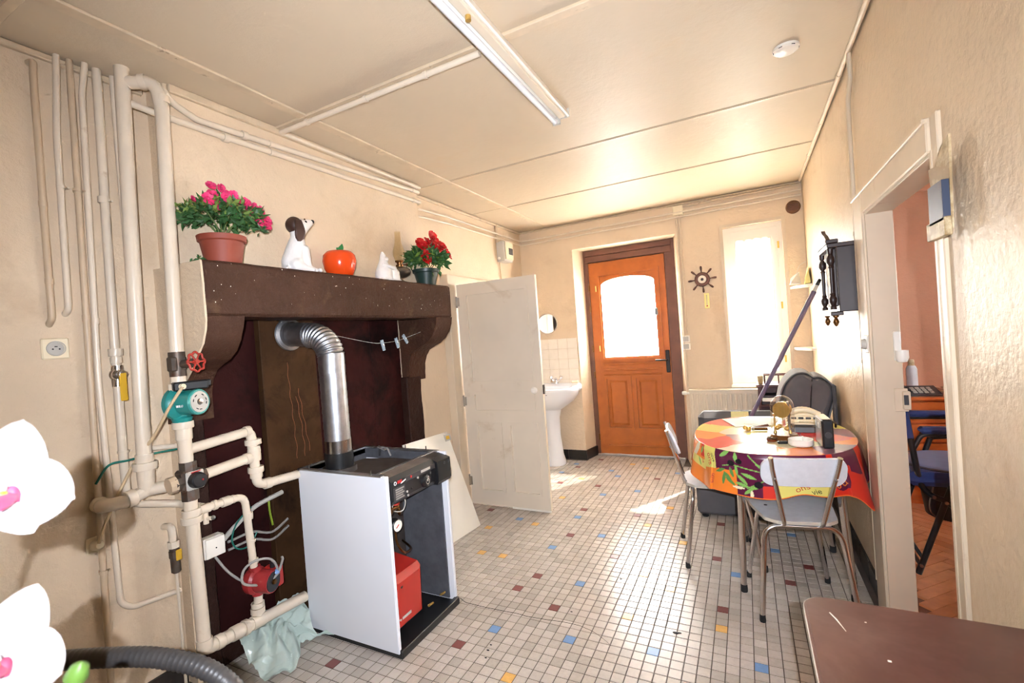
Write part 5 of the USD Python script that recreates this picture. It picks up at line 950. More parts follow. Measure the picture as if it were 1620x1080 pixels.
part(pp, 'bowl', MB().lathe([(0, 0), (.012, 0), (.014, .016), (.011, .026), (.008, .026), (0, .012)], (-.030, 2.862, Z), n=20).sph((-.046, 2.885, Z+.012), .012), 'brass', 40)
part(pp, 'ferrule', MB().tube([(-.016, 2.868, Z+.010), (-.002, 2.873, Z+.010)], .0095, 10), 'steel')
solo('paper_sheets', 'white paper sheets lying at the table\'s far left edge', 'paper', MB().rbox((-.04, 3.10, Z+.002), (.21, .24, .003), .001, .35).rbox((.04, 3.12, Z+.005), (.15, .21, .003), .001, -.2), 'paper_white')
solo('spectacles', 'wire rimmed spectacles lying right of the domed clock', 'glasses', MB().tube([(.235+.018*math.cos(a), 2.70+.018*math.sin(a), Z+.004) for a in np.linspace(0, 2*PI, 20)], .0012, 6).tube([(.275+.018*math.cos(a), 2.705+.018*math.sin(a), Z+.004) for a in np.linspace(0, 2*PI, 20)], .0012, 6).tube([(.253, 2.70, Z+.005), (.257, 2.703, Z+.005)], .0015, 6).tube([(.217, 2.70, Z+.004), (.205, 2.78, Z+.006), (.215, 2.82, Z+.004)], .0014, 6).tube([(.293, 2.705, Z+.004), (.30, 2.78, Z+.006), (.29, 2.83, Z+.004)], .0014, 6), 'steel')

# armchair behind the table
ac = thing('armchair', 'dark grey upholstered armchair with a draped back, in the corner behind the table', 'armchair', (.03, 3.78, 0))
RA = math.radians(4); cc0 = V(.03, 3.78, 0)
def rz_(m): v, f = m.get(); return rotz(v, RA, cc0), f
part(ac, 'base', rz_(MB().box((-.41, 3.44, .02), (.37, 4.10, .36), .02)), 'armchair_grey')
for x, y in ((-.36, 3.48), (.33, 3.48), (-.36, 4.06), (.33, 4.06)): part(ac, 'foot', rz_(MB().cyl((x, y, 0), (x, y, .065), .022, n=12)), 'black_plastic')
part(ac, 'seat_cushion', rz_(MB().box((-.42, 3.575, .34), (.24, 3.99, .48), .045)), 'armchair_grey')
part(ac, 'arm', rz_(MB().box((-.385, 3.43, .32), (.18, 3.575, .632), .045)), 'armchair_grey')
part(ac, 'arm', rz_(MB().box((-.385, 3.99, .32), (.18, 4.13, .632), .045)), 'armchair_grey')
ol2 = [(.17, .36), (.155, .70), (.176, .86), (.214, .935), (.262, .975), (.310, .975), (.345, .948), (.380, .950), (.420, .922), (.445, .88), (.442, .82), (.40, .66), (.37, .36)]
OL = Polygon([tuple(p) for p in spline(ol2, 5)])
def puff(poly, y0, y1, b):
    m = manifold3d.Manifold.extrude(manifold3d.CrossSection([np.array(poly.exterior.coords)[:-1]]).offset(-b, manifold3d.JoinType.Round), y1-y0) if False else None
    mb = MB(); n = 7
    ring = [np.array(poly.buffer(-b*(1-math.sin(k/(n-1)*PI/2))).exterior.coords)[:-1] for k in range(n)]
    S = 90; L = []
    for k, rg_ in enumerate(ring):
        pl = Polygon(rg_); a = np.array([pl.exterior.interpolate(s, normalized=True).coords[0] for s in np.linspace(0, 1, S, endpoint=False)]); st_ = np.argmin(np.arctan2(a[:, 1]-.7, a[:, 0]-.27)); a = np.roll(a, -st_, 0)
        L.append(np.c_[a[:, 0], np.full(S, y0+b*(1-math.cos(k/(n-1)*PI/2))), a[:, 1]])
    L += [np.c_[l[:, 0], y0+y1-l[:, 1], l[:, 2]] for l in L[::-1]]
    A = np.stack(L); A2 = np.concatenate([A, A[:, :1]], 1); v, q = grid_mesh(A2); c0, c1 = len(v), len(v)+1
    v = np.vstack([v, A[0].mean(0), A[-1].mean(0)]); W_ = S+1; f = [[c0, j+1, j] for j in range(S)]; base = (len(L)-1)*W_; f += [[c1, base+j, base+j+1] for j in range(S)]
    q3 = np.vstack([q[:, [0, 1, 2]], q[:, [0, 2, 3]]]); return v, np.vstack([q3, np.array(f)])
part(ac, 'backrest', puff(OL, 3.412, 3.70, .03), 'armchair_grey', True)
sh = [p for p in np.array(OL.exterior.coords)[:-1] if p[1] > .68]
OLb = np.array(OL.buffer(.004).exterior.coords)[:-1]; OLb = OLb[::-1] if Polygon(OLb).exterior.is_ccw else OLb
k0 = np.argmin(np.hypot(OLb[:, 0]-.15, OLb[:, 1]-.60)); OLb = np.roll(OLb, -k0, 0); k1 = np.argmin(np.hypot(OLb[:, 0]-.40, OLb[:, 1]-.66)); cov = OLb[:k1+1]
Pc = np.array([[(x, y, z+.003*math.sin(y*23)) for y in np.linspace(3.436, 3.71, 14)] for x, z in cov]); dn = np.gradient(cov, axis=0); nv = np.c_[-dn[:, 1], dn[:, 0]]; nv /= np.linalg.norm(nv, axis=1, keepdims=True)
part(ac, 'lit_edge_cover', thick_sheet(Pc, np.repeat(np.c_[nv[:, 0], 0*nv[:, 0], nv[:, 1]][:, None], 14, 1), -.009), 'armchair_lit_edge', True, label='light grey cover strip painting window light along the backrest edge')  # added strip; its lighter grey stands in for window light on the edge
part(ac, 'hanging_corner', rz_(MB().box((.43, 3.40, .52), (.452, 3.48, .90), .009)) if False else MB().box((.440, 3.405, .52), (.460, 3.47, .91), .009), 'armchair_grey')
part(ac, 'back_seam', MB().tube(spline([(.338, 3.418, .945), (.328, 3.411, .85), (.315, 3.411, .70), (.305, 3.412, .50)], 6), .0035, 6), 'black_plastic')

# purple sleeved stick
sk_ = thing('walking_stick', 'long stick in a purple sleeve leaning from the armchair to the wall clock', 'stick', (-.09, 3.70, .49))
a_, b_ = V(-.085, 3.705, .515), V(.440, 3.62, 1.575); dd = (b_-a_)
part(sk_, 'sleeve', MB().tube([a_, a_+dd*.3, a_+dd*.52, a_+dd*.56, a_+dd*.93], [.013, .014, .0155, .0135, .016], 12), 'stick_purple')
part(sk_, 'shaft', MB().tube([a_+dd*.93, a_+dd*.965], .011, 12), 'grey_plastic'); part(sk_, 'tip', MB().tube([a_+dd*.965, b_], [.012, .010], 12), 'black_plastic')

# radiator under the window, shelf unit beside it
ra2 = thing('radiator', 'ribbed cream panel radiator under the tall window', 'radiator', (-.14, 4.6, .13))
part(ra2, 'panel', MB().box((-.52, 4.575, .14), (.25, 4.60, .725), .004), 'radiator_white')
fl_ = MB()
for k in range(19): fl_.box((-.505+.0405*k, 4.556, .17), (-.505+.0405*k+.022, 4.577, .695), .007)
part(ra2, 'flutes', fl_, 'radiator_white', kind='stuff')
part(ra2, 'top_grille', MB().box((-.525, 4.554, .722), (.255, 4.632, .734), .003), 'radiator_white')
for z in (.20, .64): part(ra2, 'wall_bracket', MB().box((-.40, 4.60, z), (-.36, 4.642, z+.04)).box((.10, 4.60, z), (.14, 4.642, z+.04)), 'radiator_white')
part(ra2, 'valve', MB().cyl((-.56, 4.588, .70), (-.515, 4.588, .70), .011).lathe([(0, -.02), (.017, -.018), (.018, .012), (.014, .02), (0, .02)], (-.565, 4.588, .70), (-1, 0, 0), 18), 'white_paint')
su = thing('shelf_unit', 'small dark red wooden shelf unit between the radiator and the armchair', 'shelf unit', (.19, 4.40, 0))
for lo, hi in (((.045, 4.29, 0), (.063, 4.52, .785)), ((.345, 4.29, 0), (.363, 4.52, .785)), ((.035, 4.28, .785), (.373, 4.53, .803)), ((.063, 4.29, .06), (.345, 4.52, .078)), ((.063, 4.29, .42), (.345, 4.52, .438)), ((.063, 4.29, .62), (.345, 4.52, .638)), ((.063, 4.51, .0), (.345, 4.52, .785))):
    part(su, 'board', MB().box(lo, hi, .002), 'shelf_wood')
for k, (x, w_, h, m) in enumerate(((.068, .20, .025, 'book_dark'), (.072, .19, .03, 'paper_white'), (.070, .21, .02, 'book_dark'))): solo('book', ['dark book at the bottom of the flat pile in the shelf unit', 'pale book in the middle of the flat pile in the shelf unit', 'dark book on top of the flat pile in the shelf unit'][k], 'book', MB().box((x, 4.30, .640+[0, .026, .057][k]), (x+w_, 4.45, .640+[0, .026, .057][k]+h-.001), .002), m, group='books in the shelf unit')
for k in range(3): solo('book', ['red book lying flat on the lower board of the shelf unit', 'dark book lying flat on the lower board of the shelf unit, on a red one', 'second red book on the lower board of the shelf unit, topmost'][k], 'book', MB().box((.068+.006*k, 4.30, .440+.034*k), (.26+.02*(k % 2), 4.46, .472+.034*k), .002), ('book_red', 'book_dark', 'book_red')[k], group='books in the shelf unit')
wr_ = thing('wire_stand', 'little brown wire stand on top of the shelf unit', 'stand', (.17, 4.38, .803))
part(wr_, 'rail', MB().cyl((.095, 4.36, .875), (.30, 4.36, .875), .005, n=8).cyl((.095, 4.44, .875), (.30, 4.44, .875), .005, n=8), 'shelf_wood')
for x, y in ((.10, 4.36), (.20, 4.36), (.295, 4.36), (.10, 4.44), (.295, 4.44)): part(wr_, 'post', MB().cyl((x, y, .803), (x, y, .875), .005, n=8), 'shelf_wood')
solo('cup', 'small pinkish cup at the left end of the shelf unit\'s top', 'cup', MB().lathe([(0, 0), (.017, 0), (.020, .065), (.018, .065), (.015, .006), (0, .006)], (.068, 4.36, .804), n=20), 'card_brown')
solo('note_paper', 'yellowish note sheet standing on the armchair\'s near arm before the radiator', 'paper', MB().rbox((-.085, 3.555, .674), (.11, .004, .080), 0, .08), 'paper_yellow')
# ------------------------------------------------------------------ things on walls and ceiling
wc = thing('wall_clock', 'dark wooden wall clock with turned columns, seen from its side on the right wall', 'clock', (.475, 2.77, 1.34))
part(wc, 'case', MB().box((.388, 2.625, 1.352), (XR-.001, 2.90, 1.672), .003), 'wall_clock_wood')
part(wc, 'front_door', MB().box((.376, 2.65, 1.38), (.389, 2.875, 1.65), .003), 'wall_clock_wood')
part(wc, 'dial', MB().lathe([(0, .002), (.085, .002), (.088, 0)], (.376, 2.762, 1.555), (-1, 0, 0), 32), 'paper_label')
cp2 = [(.0, 0), (.013, 0), (.013, .012), (.008, .018), (.015, .035), (.017, .050), (.009, .066), (.012, .072), (.008, .08), (.0085, .19), (.012, .198), (.008, .205), (.017, .222), (.016, .240), (.008, .258), (.012, .266), (.013, .285), (0, .285)]
for y in (2.632, 2.893): part(wc, 'turned_column', MB().lathe(cp2, (.365, y, 1.365), n=20), 'wall_clock_wood', 40)
part(wc, 'cornice', MB().box((.350, 2.605, 1.652), (XR-.001, 2.92, 1.672), .003).box((.345, 2.600, 1.672), (.395, 2.925, 1.690), .003), 'wall_clock_wood')
part(wc, 'pediment', MB().prism([(2.625, 1.69), (2.90, 1.69), (2.84, 1.72), (2.79, 1.735), (2.762, 1.755), (2.735, 1.735), (2.685, 1.72)], .352, .368, 'yz'), 'wall_clock_wood')
part(wc, 'lower_bracket', MB().box((.350, 2.61, 1.335), (.40, 2.915, 1.353), .003), 'wall_clock_wood')
for y in (2.635, 2.89): part(wc, 'finial', MB().lathe([(0, 0), (.006, .004), (.013, .020), (.010, .032), (.006, .040), (.012, .046), (.012, .052), (0, .052)], (.372, y, 1.284), n=16), 'bronze', 40)
ts = thing('thermostat', 'white room thermostat on the right wall beside the doorway', 'thermostat', (XR, 2.47, 1.21))
part(ts, 'housing', MB().box((XR-.028, 2.43, 1.165), (XR-.001, 2.505, 1.245), .006), 'white_paint'); part(ts, 'dial', MB().lathe([(0, .02), (.018, .018), (.024, .0)], (XR-.027, 2.468, 1.205), (-1, 0, 0), 20), 'grey_plastic')
cdm = dict(n=10)
pipe('cable_conduit', 'thin painted conduit along the edge of ceiling and right wall', [(XR-.020, 1.2, 2.468), (XR-.020, 2.48, 2.466), (XR-.018, 4.55, 2.464)], .011, 'batten_paint', 0, joints=[((XR-.020, y, 2.466), (0, 1, 0), .0135, .01) for y in (1.9, 2.7, 3.3, 3.9)], **cdm)
pipe('cable_conduit', 'painted conduit dropping down the right wall past the thermostat', [(XR-.020, 2.475, 2.455), (XR-.014, 2.50, 2.36), (XR-.014, 2.585, 2.28), (XR-.014, 2.59, 1.30), (XR-.014, 2.595, .12)], .0095, 'cream_trim', .05, joints=[((XR-.014, 2.59, z), (0, 0, 1), .012, .008) for z in (1.7, 1.12, .5)], **cdm)
pipe('cable_conduit', 'painted conduit along the ceiling batten to the strip light', [(-2.02, 1.592, 2.452), (-.86, 1.592, 2.454)], .0125, 'pipe_paint', 0, joints=[((x, 1.592, 2.453), (1, 0, 0), .0155, .008) for x in (-1.83, -1.45, -1.12)], **cdm)
pipe('cable_conduit', 'painted conduit along the chimney breast\'s ceiling edge', [(-2.022, 1.60, 2.452), (-2.022, 2.70, 2.456)], .011, 'pipe_paint', 0, **cdm)
pipe('cable_conduit', 'painted conduit running along the top of the far wall', [(-.50, 4.622, 2.44), (XR-.02, 4.622, 2.452)], .009, 'batten_paint', 0, **cdm)
pipe('cable_conduit', 'left of two thin conduits descending right of the front door', [(-.535, 4.626, 2.37), (-.535, 4.626, .75)], .009, 'cream_trim', 0, joints=[((-.535, 4.626, z), (0, 0, 1), .012, .007) for z in (2.0, 1.5, 1.0)], **cdm)
pipe('cable_conduit', 'right of two thin conduits descending to the light switches', [(-.505, 4.626, 2.37), (-.512, 4.626, 1.25)], .008, 'cream_trim', 0, joints=[((-.508, 4.626, 1.8), (0, 0, 1), .011, .007)], **cdm)
pipe('cable_conduit', 'short conduit from the ceiling to the grey meter box', [(-2.165, 4.085, 2.47), (-2.165, 4.085, 2.29)], .012, 'batten_paint', 0, **cdm)
pipe('cable_conduit', 'thin cable hanging from the grey meter box behind the open door', [(-2.170, 4.12, 2.12), (-2.170, 4.12, 1.89)], .005, 'cable_beige', 0, **cdm)
tl = thing('strip_light', 'long white fluorescent strip light with its tube dark, on the ceiling', 'ceiling light', (-.775, 1.65, 2.48))
part(tl, 'reflector_tray', MB().prism([(-.815, 2.438), (-.808, 2.434), (-.79, 2.446), (-.765, 2.446), (-.742, 2.434), (-.735, 2.438), (-.745, 2.470), (-.75, 2.479), (-.80, 2.479), (-.805, 2.470)], 1.04, 2.262, 'xz'), 'white_paint')
part(tl, 'channel_cover', MB().box((-.785, 1.06, 2.428), (-.752, 2.245, 2.447), .003), 'radiator_white')
part(tl, 'tube', MB().cyl((-.806, 1.055, 2.418), (-.806, 2.245, 2.418), .0135, n=18), 'boiler_white', 60, label='unlit white fluorescent tube')
for y in (1.048, 2.248): part(tl, 'lamp_holder', MB().box((-.820, y-.008, 2.402), (-.780, y+.008, 2.440), .003), 'grey_plastic')
part(tl, 'starter', MB().cyl((-.768, 1.36, 2.43), (-.768, 1.36, 2.412), .010, n=14), 'brass')
part(tl, 'end_cap', MB().box((-.815, 2.262, 2.434), (-.735, 2.27, 2.479), .002), 'grey_plastic')
sd = thing('smoke_detector', 'round white smoke detector on the ceiling near the right wall', 'smoke detector', (.215, 2.32, 2.48))
part(sd, 'base', MB().lathe([(0, 0), (.050, 0), (.050, -.010), (.045, -.012)], (.215, 2.32, ZC), n=36), 'white_paint', 40); part(sd, 'cap', MB().lathe([(.046, -.008), (.046, -.013), (.038, -.019), (0, -.020)], (.215, 2.32, ZC), n=36), 'white_paint', 40)
for a in np.arange(6)*PI/3: part(sd, 'vent_slot', MB().rbox((.215+.0465*math.cos(a), 2.32+.0465*math.sin(a), ZC-.011), (.003, .014, .003), 0, a), 'ink_black')
mb_ = thing('meter_box', 'old grey plastic meter box high on the left wall above the open door', 'meter box', (XL, 4.18, 2.20))
part(mb_, 'housing', MB().box((XL-.001, 4.085, 2.10), (XL+.085, 4.27, 2.30), .006), 'grey_plastic')
part(mb_, 'lid', MB().box((XL+.085, 4.10, 2.12), (XL+.100, 4.265, 2.295), .008), 'ivory_plastic'); part(mb_, 'window', MB().box((XL+.099, 4.16, 2.17), (XL+.102, 4.245, 2.235)), 'phone_dark'); part(mb_, 'seal', MB().sph((XL+.03, 4.075, 2.13), .014), 'white_paint')
jc = thing('junction_box', 'square cream junction box at the top of the far wall', 'junction box', (-.515, YB, 2.41))
part(jc, 'box', MB().box((-.56, YB-.03, 2.365), (-.47, YB+.001, 2.455), .004), 'ivory_plastic'); part(jc, 'lid', MB().box((-.557, YB-.034, 2.368), (-.473, YB-.029, 2.452), .003), 'ivory_plastic')
for k, (z, lb) in enumerate(((1.205, 'upper of two square white light switches right of the front door'), (1.135, 'lower of two square white light switches right of the front door'))):
    sw = thing('light_switch', lb, 'switch', (-.522, YB, z)); part(sw, 'plate', MB().box((-.557, YB-.022, z-.033), (-.487, YB+.001, z+.033), .004), 'white_paint'); part(sw, 'rocker', MB().box((-.545, YB-.027, z-.022), (-.499, YB-.021, z+.022), .003), 'grey_plastic')
bm = thing('barometer', 'ship\'s wheel barometer with eight wooden handles on the far wall', 'barometer', (-.346, YB, 1.745))
c = V(-.346, YB-.012, 1.745)
part(bm, 'wheel_rim', MB().lathe([(.036, -.011), (.064, -.011), (.067, 0), (.064, .012), (.050, .017), (.036, .012)], c, (0, -1, 0), 40), 'dark_brown_wood', 40)
part(bm, 'dial', MB().lathe([(.038, .006), (0, .006)], c, (0, -1, 0), 32, True), 'paper_label'); part(bm, 'hand', MB().lathe([(0, .012), (.012, .010), (.013, .006)], c, (0, -1, 0), 18), 'book_dark')
for k in range(8):
    a = k*PI/4+.05; d = V(math.cos(a), 0, math.sin(a)); part(bm, 'handle', MB().lathe([(0, .060), (.006, .060), (.005, .080), (.008, .090), (.0095, .105), (.008, .120), (0, .124)], c, d, 12), 'dark_brown_wood', 40)
tm_ = thing('thermometer', 'narrow yellowed thermometer under the ship\'s wheel barometer', 'thermometer', (-.318, YB, 1.54))
part(tm_, 'board', MB().box((-.340, YB-.010, 1.475), (-.297, YB+.001, 1.615), .003), 'paper_yellow'); part(tm_, 'glass_tube', MB().cyl((-.318, YB-.012, 1.50), (-.318, YB-.012, 1.60), .003, n=8), 'grey_plastic'); part(tm_, 'bulb', MB().sph((-.318, YB-.012, 1.498), .006), 'ink_red')
vc = thing('wall_vent', 'round rusty brown vent cap in the far wall\'s upper right corner', 'vent', (.405, YB, 2.27))
part(vc, 'cap', MB().lathe([(.056, -.001), (.056, .010), (.048, .016), (.046, .010), (0, .012)], (.405, YB, 2.27), (0, -1, 0), 32), 'vent_brown', 40)
for k in range(4): part(vc, 'slat', MB().box((.368, YB-.017, 2.246+.014*k), (.442, YB-.010, 2.251+.014*k)), 'dark_brown_wood')
for z, nm in ((1.585, 'upper'), (1.070, 'lower')): solo('corner_shelf', f'{nm} thin white corner shelf beside the tall window', 'shelf', MB().prism([(.345, YB-.001), (XR-.001, YB-.001), (XR-.001, 4.34), (.44, 4.36), (.36, 4.5)], z-.009, z+.009, 'xy'), 'white_paint')
bg = thing('paper_bag', 'grey and white crumpled bag lying on the upper corner shelf', 'bag', (.40, 4.46, 1.595))
part(bg, 'body', rough(MB().add(hull([(.325, 4.40, 1.60), (.335, 4.36, 1.62), (.35, 4.45, 1.60), (.405, 4.40, 1.60), (.405, 4.50, 1.60), (.40, 4.42, 1.70), (.385, 4.47, 1.69), (.335, 4.42, 1.655)])), .008, 22, 8), 'bag_inside', 40); part(bg, 'string_handle', MB().tube(spline([(.37, 4.42, 1.66), (.40, 4.43, 1.745), (.45, 4.45, 1.78)], 6), .002, 6), 'string_white')
solo('cloth_bundle', 'yellow green bundle behind the grey bag on the upper corner shelf', 'cloth', rough(MB().add(hull([(.43, 4.37, 1.597), (.468, 4.36, 1.60), (.468, 4.56, 1.60), (.44, 4.56, 1.60), (.455, 4.38, 1.72), (.466, 4.50, 1.74), (.445, 4.50, 1.66)])), .007, 22, 4), 'paper_yellow', 40)
# wash basin corner
wbn = thing('wash_basin', 'white pedestal wash basin against the tiled corner of the far wall', 'wash basin', (-1.84, 4.42, 0))
bc = V(-1.835, 4.395)
def basin_ring(k, z): a = np.linspace(0, 2*PI, 64, endpoint=False); return np.c_[bc[0]+.285*k*np.sign(np.cos(a))*np.abs(np.cos(a))**.75, bc[1]+.225*k*np.sign(np.sin(a))*np.abs(np.sin(a))**.75, np.full(64, z)]
R_ = [basin_ring(.36, .575), basin_ring(.50, .600), basin_ring(.78, .655), basin_ring(.95, .715), basin_ring(1.0, .770), basin_ring(1.0, .792), basin_ring(.97, .800), basin_ring(.80, .798), basin_ring(.70, .740), basin_ring(.45, .675), basin_ring(.06, .665)]
A = np.stack(R_); A = np.concatenate([A, A[:, :1]], 1); v, q = grid_mesh(A); part(wbn, 'basin', (v, q), 'boiler_white', True)
part(wbn, 'back_ledge', MB().box((-2.10, 4.52, .74), (-1.57, 4.628, .818), .02), 'boiler_white')
part(wbn, 'pedestal', MB().lathe([(.115, 0), (.118, .02), (.095, .10), (.078, .30), (.080, .48), (.110, .60), (0, .61)], (-1.86, 4.44, 0), n=36), 'boiler_white', 50)
part(wbn, 'overflow', MB().cyl((-1.795, 4.181, .756), (-1.795, 4.175, .756), .012, n=14), 'phone_dark')
part(wbn, 'tap', MB().tube(fillet([(-1.83, 4.56, .815), (-1.83, 4.56, .875), (-1.83, 4.44, .865), (-1.83, 4.43, .84)], .03), .012, 12).cyl((-1.83, 4.56, .815), (-1.83, 4.56, .845), .022), 'chrome', 60)
for dx in (-.055, .055): part(wbn, 'tap_handle', MB().cyl((-1.83+dx*.4, 4.56, .845), (-1.83+dx, 4.56, .880), .009).lathe([(0, -.012), (.018, -.010), (.021, .0), (.018, .012), (0, .014)], (-1.83+dx, 4.555, .885), (dx*8, 0, .8), 8), 'chrome', 40)
solo('soap', 'cream soap bar on the right of the wash basin', 'soap', MB().rbox((-1.625, 4.56, .832), (.075, .05, .024), .010, .3), 'ivory_plastic')
mi = thing('round_mirror', 'small round mirror with a pale metal rim above the basin tiles', 'mirror', (-1.90, YB, 1.455))
mc = V(-1.905, YB-.035, 1.455); mx = V(.36, -1, .0)
part(mi, 'glass', MB().lathe([(.104, .004), (0, .004)], mc, mx, 40, True), 'mirror', False); part(mi, 'rim', MB().lathe([(.100, .006), (.108, .008), (.110, .0), (.106, -.006), (0, -.006)], mc, mx, 40), 'chrome', 40); part(mi, 'hook', MB().cyl(mc+V(0, .005, .05), (mc[0], YB+.001, mc[2]+.05), .006, n=8), 'steel')
# doorway bits
lr = thing('letter_rack', 'brown printed card holder with a dark blue booklet, hanging at the doorway\'s near edge', 'card holder', (.45, 1.53, 1.53))
part(lr, 'card', MB().prism([(1.575, 1.545), (1.47, 1.53), (1.455, 1.75), (1.50, 1.735), (1.555, 1.70), (1.60, 1.705), (1.585, 1.64)], .4465, .4515, 'yz'), 'card_brown'); part(lr, 'pocket', MB().box((.432, 1.462, 1.515), (.447, 1.585, 1.56), .002), 'card_brown')
bk = part(lr, 'booklet_cover', MB().box((.432, 1.468, 1.552), (.4345, 1.560, 1.648)).box((.4440, 1.468, 1.552), (.446, 1.560, 1.648)).box((.432, 1.466, 1.552), (.446, 1.470, 1.648)), 'booklet_blue'); part(bk, 'pages', MB().box((.4347, 1.470, 1.555), (.4438, 1.565, 1.645)), 'paper_white')
hk = thing('plastic_holder', 'white plastic holder screwed to the doorway\'s far jamb', 'holder', (.54, 2.40, 1.20))
part(hk, 'backplate', MB().box((.528, 2.394, 1.135), (.552, 2.4085, 1.255), .003), 'white_paint'); part(hk, 'cup', MB().lathe([(0, 0), (.016, .004), (.022, .02), (.022, .05), (.019, .05), (.018, .02), (0, .008)], (.548, 2.378, 1.128), n=20), 'white_paint', 40)
ky = thing('strike_plate', 'painted lock keeper on the doorway\'s far jamb', 'lock keeper', (.545, 2.40, .96))
part(ky, 'plate', MB().box((.520, 2.402, .925), (.565, 2.4085, 1.02), .002), 'cream_trim'); part(ky, 'keeper', MB().box((.545, 2.385, .935), (.570, 2.403, 1.01), .003), 'cream_trim'); part(ky, 'slot', MB().box((.547, 2.3835, .955), (.562, 2.3855, .995)), 'phone_dark')
# ------------------------------------------------------------------ bedroom furniture seen through the doorway
ch = thing('chest_of_drawers', 'orange brown wooden chest of drawers against the bedroom wall', 'chest of drawers', (1.2, 4.25, 0))
part(ch, 'carcass', MB().box((.72, 4.03, .03), (1.65, 4.48, .715), .004), 'chest_wood'); part(ch, 'top', MB().box((.70, 4.00, .715), (1.67, 4.49, .738), .005), 'chest_wood'); part(ch, 'plinth', MB().box((.74, 4.05, 0), (1.63, 4.46, .03)), 'chest_wood')
for z0, z1 in ((.565, .705), (.435, .555), (.25, .425), (.06, .24)):
    dr = part(ch, 'drawer', MB().box((.735, 4.012, z0), (1.635, 4.034, z1), .004), 'chest_wood')
    for x in (1.0, 1.40): part(dr, 'knob', MB().lathe([(0, .026), (.014, .024), (.016, .016), (.008, .008), (.008, 0)], (x, 4.013, (z0+z1)/2), (0, -1, 0), 16), 'dark_brown_wood', 40)
tp2 = thing('telephone', 'dark grey push button telephone on the bedroom chest', 'telephone', (1.03, 4.14, .738))
part(tp2, 'base', MB().add(hull([(x, y, z) for x in (.965, 1.135) for y, z in ((4.05, .739), (4.05, .752), (4.22, .790), (4.22, .739))])), 'phone_dark')
part(tp2, 'handset', MB().rbox((.945, 4.13, .785), (.045, .19, .03), .010, .12, 0, .2), 'black_plastic')
for i in range(4):
    for j in range(3): part(tp2, 'key', MB().rbox((1.00+.03*i, 4.085+.04*j, .763+.0085*j), (.022, .026, .008), .002, 0, 0, .21), 'grey_plastic')
part(tp2, 'cord', MB().tube(spline([(.93, 4.06, .755), (.90, 4.04, .748), (.88, 4.06, .765), (.91, 4.08, .785), (.935, 4.07, .775)], 6), .007, 8), 'black_plastic')
bt_ = thing('spray_bottle', 'white plastic bottle standing behind the bedroom telephone', 'bottle', (1.035, 4.28, .738))
part(bt_, 'body', MB().lathe([(0, 0), (.030, 0), (.032, .008), (.032, .165), (.024, .185), (.016, .192)], (1.035, 4.28, .739), n=28), 'bottle_white', 40); part(bt_, 'cap', MB().lathe([(.018, .188), (.018, .228), (.016, .232), (0, .232)], (1.035, 4.28, .739), n=24), 'card_brown', 40)
solo('cable_tangle', 'tangle of thin cable at the right of the bedroom telephone', 'cable', MB().tube(spline([(1.16+.05*math.sin(k*1.9)+.02*k/6, 4.16+.06*math.cos(k*2.3), .745+.012*(k % 4)) for k in range(26)], 5), .003, 6), 'cable_beige')
cm = thing('commode_chair', 'folding commode chair with blue vinyl seat and black tube frame in the bedroom', 'commode chair', (.85, 3.15, 0))
for y in (2.95, 3.40):
    yy = y
    part(cm, 'side_frame', MB().tube(spline([(.670, yy, .90), (.690, yy, .72), (.715, yy, .50), (.745, yy, .425), (.81, yy, .39)], 6), .0135, 10), 'black_metal', 60)
    part(cm, 'diagonal_leg', MB().tube([(.885, yy, .60), (.81, yy, .38), (.690, yy, .012)], .0135, 10), 'black_metal', 60)
    part(cm, 'front_leg', MB().tube([(.80, yy, .395), (.98, yy, .25), (1.10, yy, .012)], .0135, 10), 'black_metal', 60)
    part(cm, 'arm_support', MB().tube(fillet([(.700, yy, .64), (.735, yy, .715), (1.02, yy, .72), (1.05, yy, .62), (.885, yy, .60)], .04), .011, 10), 'black_metal', 60)
    part(cm, 'armrest', MB().box((.725, yy-.028, .722), (1.06, yy+.028, .755), .012), 'navy_vinyl')
    for x, z in ((.81, .385), (.765, .41), (.70, .06)): part(cm, 'bolt', MB().cyl((x, yy-.022, z), (x, yy-.012, z), .008, n=10), 'steel')
    part(cm, 'brace', MB().tube([(.625, yy+.08, .26), (.715, yy, .085)], .009, 8), 'black_metal')
part(cm, 'backrest', MB().add(hull([(x+(z-.66)*-.12, y, z) for x in (.668, .705) for y, z in ((2.93, .70), (2.93, .84), (3.42, .70), (3.42, .84), (3.0, .88), (3.35, .88), (3.0, .66), (3.35, .66))])), 'navy_vinyl', 50)
part(cm, 'seat', MB().box((.665, 2.93, .455), (1.13, 3.42, .525), .028), 'navy_vinyl')
part(cm, 'seat_pad', MB().lathe([(0, .0), (.20, 0), (.205, .010), (.19, .020), (0, .022)], (.905, 3.17, .520), n=44), 'grey_vinyl', 50)
part(cm, 'seat_ring', MB().lathe([(.205, .0), (.222, .002), (.222, .012), (.206, .014)], (.905, 3.17, .518), n=44), 'phone_dark', 50)
part(cm, 'bucket', MB().lathe([(0, .25), (.13, .25), (.155, .44), (.16, .455)], (.92, 3.17, 0), n=32), 'black_plastic', 50)
part(cm, 'cross_bar', MB().tube([(.745, 2.95, .425), (.745, 3.40, .425)], .011, 10).tube([(.70, 2.95, .06), (.70, 3.40, .06)], .010, 10), 'black_metal')
part(cm, 'bucket_handle', MB().tube(spline([(.78, 3.0, .44), (.755, 2.97, .34), (.80, 2.985, .27)], 6), .004, 6), 'steel')
